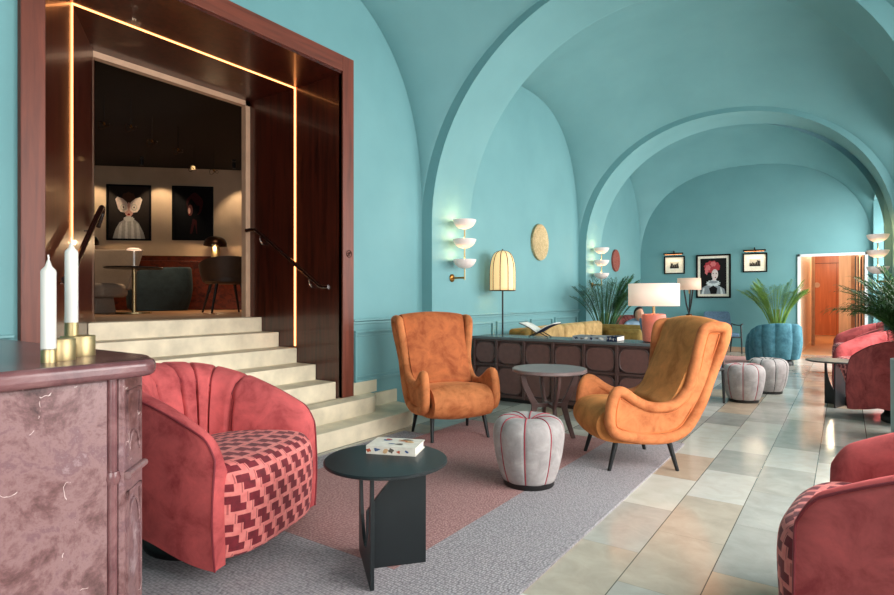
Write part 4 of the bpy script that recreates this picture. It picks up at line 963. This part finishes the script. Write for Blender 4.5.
# leather dining chair
p = uf(226, 312.6); t = thing('leather_chair', 'dark brown leather chair with splayed wooden legs in the upper lounge', 'chair', (p.x, p.y, UF), ang(-.98, .35))
rows = []
for i in range(21):
    q = -PI*.62+PI*1.24*i/20; c_y = sin(q); c_x = -cos(q); hh = .735-.14*(abs(q)/(PI*.62))**2
    rows.append([(c_x*.27+.02, c_y*.28, .40), (c_x*.30+.0, c_y*.32, (.40+hh)/2), (c_x*.33-.01, c_y*.34, hh), (c_x*.30, c_y*.31, hh), (c_x*.26, c_y*.28, (.40+hh)/2), (c_x*.24+.02, c_y*.25, .40)])
g = G(); g.grid(rows, cv=True, cap=True); g.build('backrest', 'brown_leather', t, angle=60)
G().lathe([(0, .38), (.25, .38), (.28, .41), (.27, .46), (0, .475)], 32).build('seat', 'brown_leather', t)
for a_, b_ in ((1, 1), (1, -1), (-1, 1), (-1, -1)): G().tube([(.15*a_, .15*b_, .40), (.25*a_, .24*b_, 0)], [.022, .012], 8).build('leg', 'black_wood', t)
# mushroom lamp on ledge
lp = uw(218.5, 1.80, .22); t = thing('mushroom_lamp', 'brass mushroom lamp with black dome glowing on the walnut ledge', 'table lamp', lp)
G().lathe([(0, 0), (.07, 0), (.07, .22), (.05, .26), (.02, .30), (0, .30)], 24).build('lamp_base', 'brass', t); G().lathe([(.185, .26), (.18, .31), (.15, .37), (.09, .41), (0, .425)], 40, cap=False).build('lamp_dome', 'bronze_dark', t, solid=.004)
G().lathe([(0, .27), (.03, .28), (.0, .32)], 10).build('bulb', 'bulb', t); plight('lamp_light', lp+Vector((0, 0, .235))+un*.09, 10, (1, .68, .38), .03)
lp = uw(92, 1.80, .22); t = thing('mushroom_lamp', 'dark domed lamp glowing just behind the taupe boucle armchair', 'table lamp', lp)
G().lathe([(0, 0), (.07, 0), (.07, .22), (.05, .26), (.02, .30), (0, .30)], 24).build('lamp_base', 'brass', t); G().lathe([(.185, .26), (.18, .31), (.15, .37), (.09, .41), (0, .425)], 40, cap=False).build('lamp_dome', 'bronze_dark', t, solid=.004)
plight('lamp_light', lp+Vector((0, 0, .235))+un*.09, 6, (1, .68, .38), .03)

# ------------------------------------------------------------------ seated person (leaning back in the plum chair)
def skin_body(name, verts, edges, radii, mat, parent=None, sub=2):
    me = bpy.data.meshes.new(name); me.from_pydata(verts, edges, []); me.materials.append(M[mat]); o = bpy.data.objects.new(name, me); COL.objects.link(o)
    if parent: o.parent = parent
    o.modifiers.new('s', 'SKIN').use_smooth_shade = True
    for v, r in zip(me.skin_vertices[0].data, radii): v.radius = (r, r) if not isinstance(r, tuple) else r
    me.skin_vertices[0].data[0].use_root = True
    md = o.modifiers.new('u', 'SUBSURF'); md.levels = sub; md.render_levels = sub; return o
t = thing('person', 'person with short dark hair sitting low in the plum armchair behind the lamp', 'person', (-3.0, 10.28, 0), ang(.62, -.78))
V = [(-.10,0,.50), (-.14,0,.66), (-.13,0,.74), (-.06,0,.80), (-.02,0,.85),
     (-.11,.17,.72), (.0,.25,.60), (.16,.14,.56), (-.11,-.17,.72), (.0,-.25,.62), (.16,-.14,.56),
     (-.05,.10,.50), (.30,.13,.53), (.40,.12,.10), (.50,.13,.05), (-.05,-.10,.50), (.30,-.13,.53), (.40,-.12,.10), (.50,-.13,.05)]
E_ = [(0,1),(1,2),(2,3),(3,4),(2,5),(5,6),(6,7),(2,8),(8,9),(9,10),(0,11),(11,12),(12,13),(13,14),(0,15),(15,16),(16,17),(17,18)]
Rr = [.13,.13,.11,.05,.05,.06,.045,.032,.06,.045,.032,.09,.07,.045,.04,.09,.07,.045,.04]
DH = .10
skin_body('body', V, E_, Rr, 'denim_shirt', t, 2)
g = G(); rows = []
for i in range(13):
    f = PI*i/12; rows.append([(.02+.095*sin(f)*cos(q)*(1.0)+(.014 if abs(q) < .3 and 5 <= i <= 8 else 0), .076*sin(f)*sin(q), 1.0-DH+.118*cos(f)) for q in [2*PI*k/20-PI for k in range(20)]])
g.grid(rows, cv=True); g.tube([(.115, .0, 1.0-DH), (.122, .0, .985-DH)], .007, 6); g.build('head', 'skin', t)
g = G(); rows = []
for i in range(9):
    f = PI*.66*i/8; rows.append([(.005+.108*sin(f)*cos(q)-(.03 if cos(q) > .3 and f > .9 else 0)*f, .09*sin(f)*sin(q), 1.012-DH+.124*cos(f)+(.035*f if cos(q) > .4 else 0)) for q in [2*PI*k/20 for k in range(20)]])
g.grid(rows, cv=True); g.build('hair', 'dark_hair', t)

# ------------------------------------------------------------------ world and view
w = bpy.data.worlds.new('world'); bpy.context.scene.world = w; w.use_nodes = True
bg = w.node_tree.nodes['Background']; bg.inputs[0].default_value = (.80, .90, 1.0, 1); bg.inputs[1].default_value = 1.0
sc = bpy.context.scene
sc.view_settings.view_transform = 'Standard'; sc.view_settings.look = 'None'; sc.view_settings.gamma = 1; sc.view_settings.exposure = 0.0
sc.cycles.max_bounces = 10; sc.cycles.diffuse_bounces = 6; sc.cycles.sample_clamp_indirect = 6
try: sc.cycles.use_denoising = True
except Exception: pass
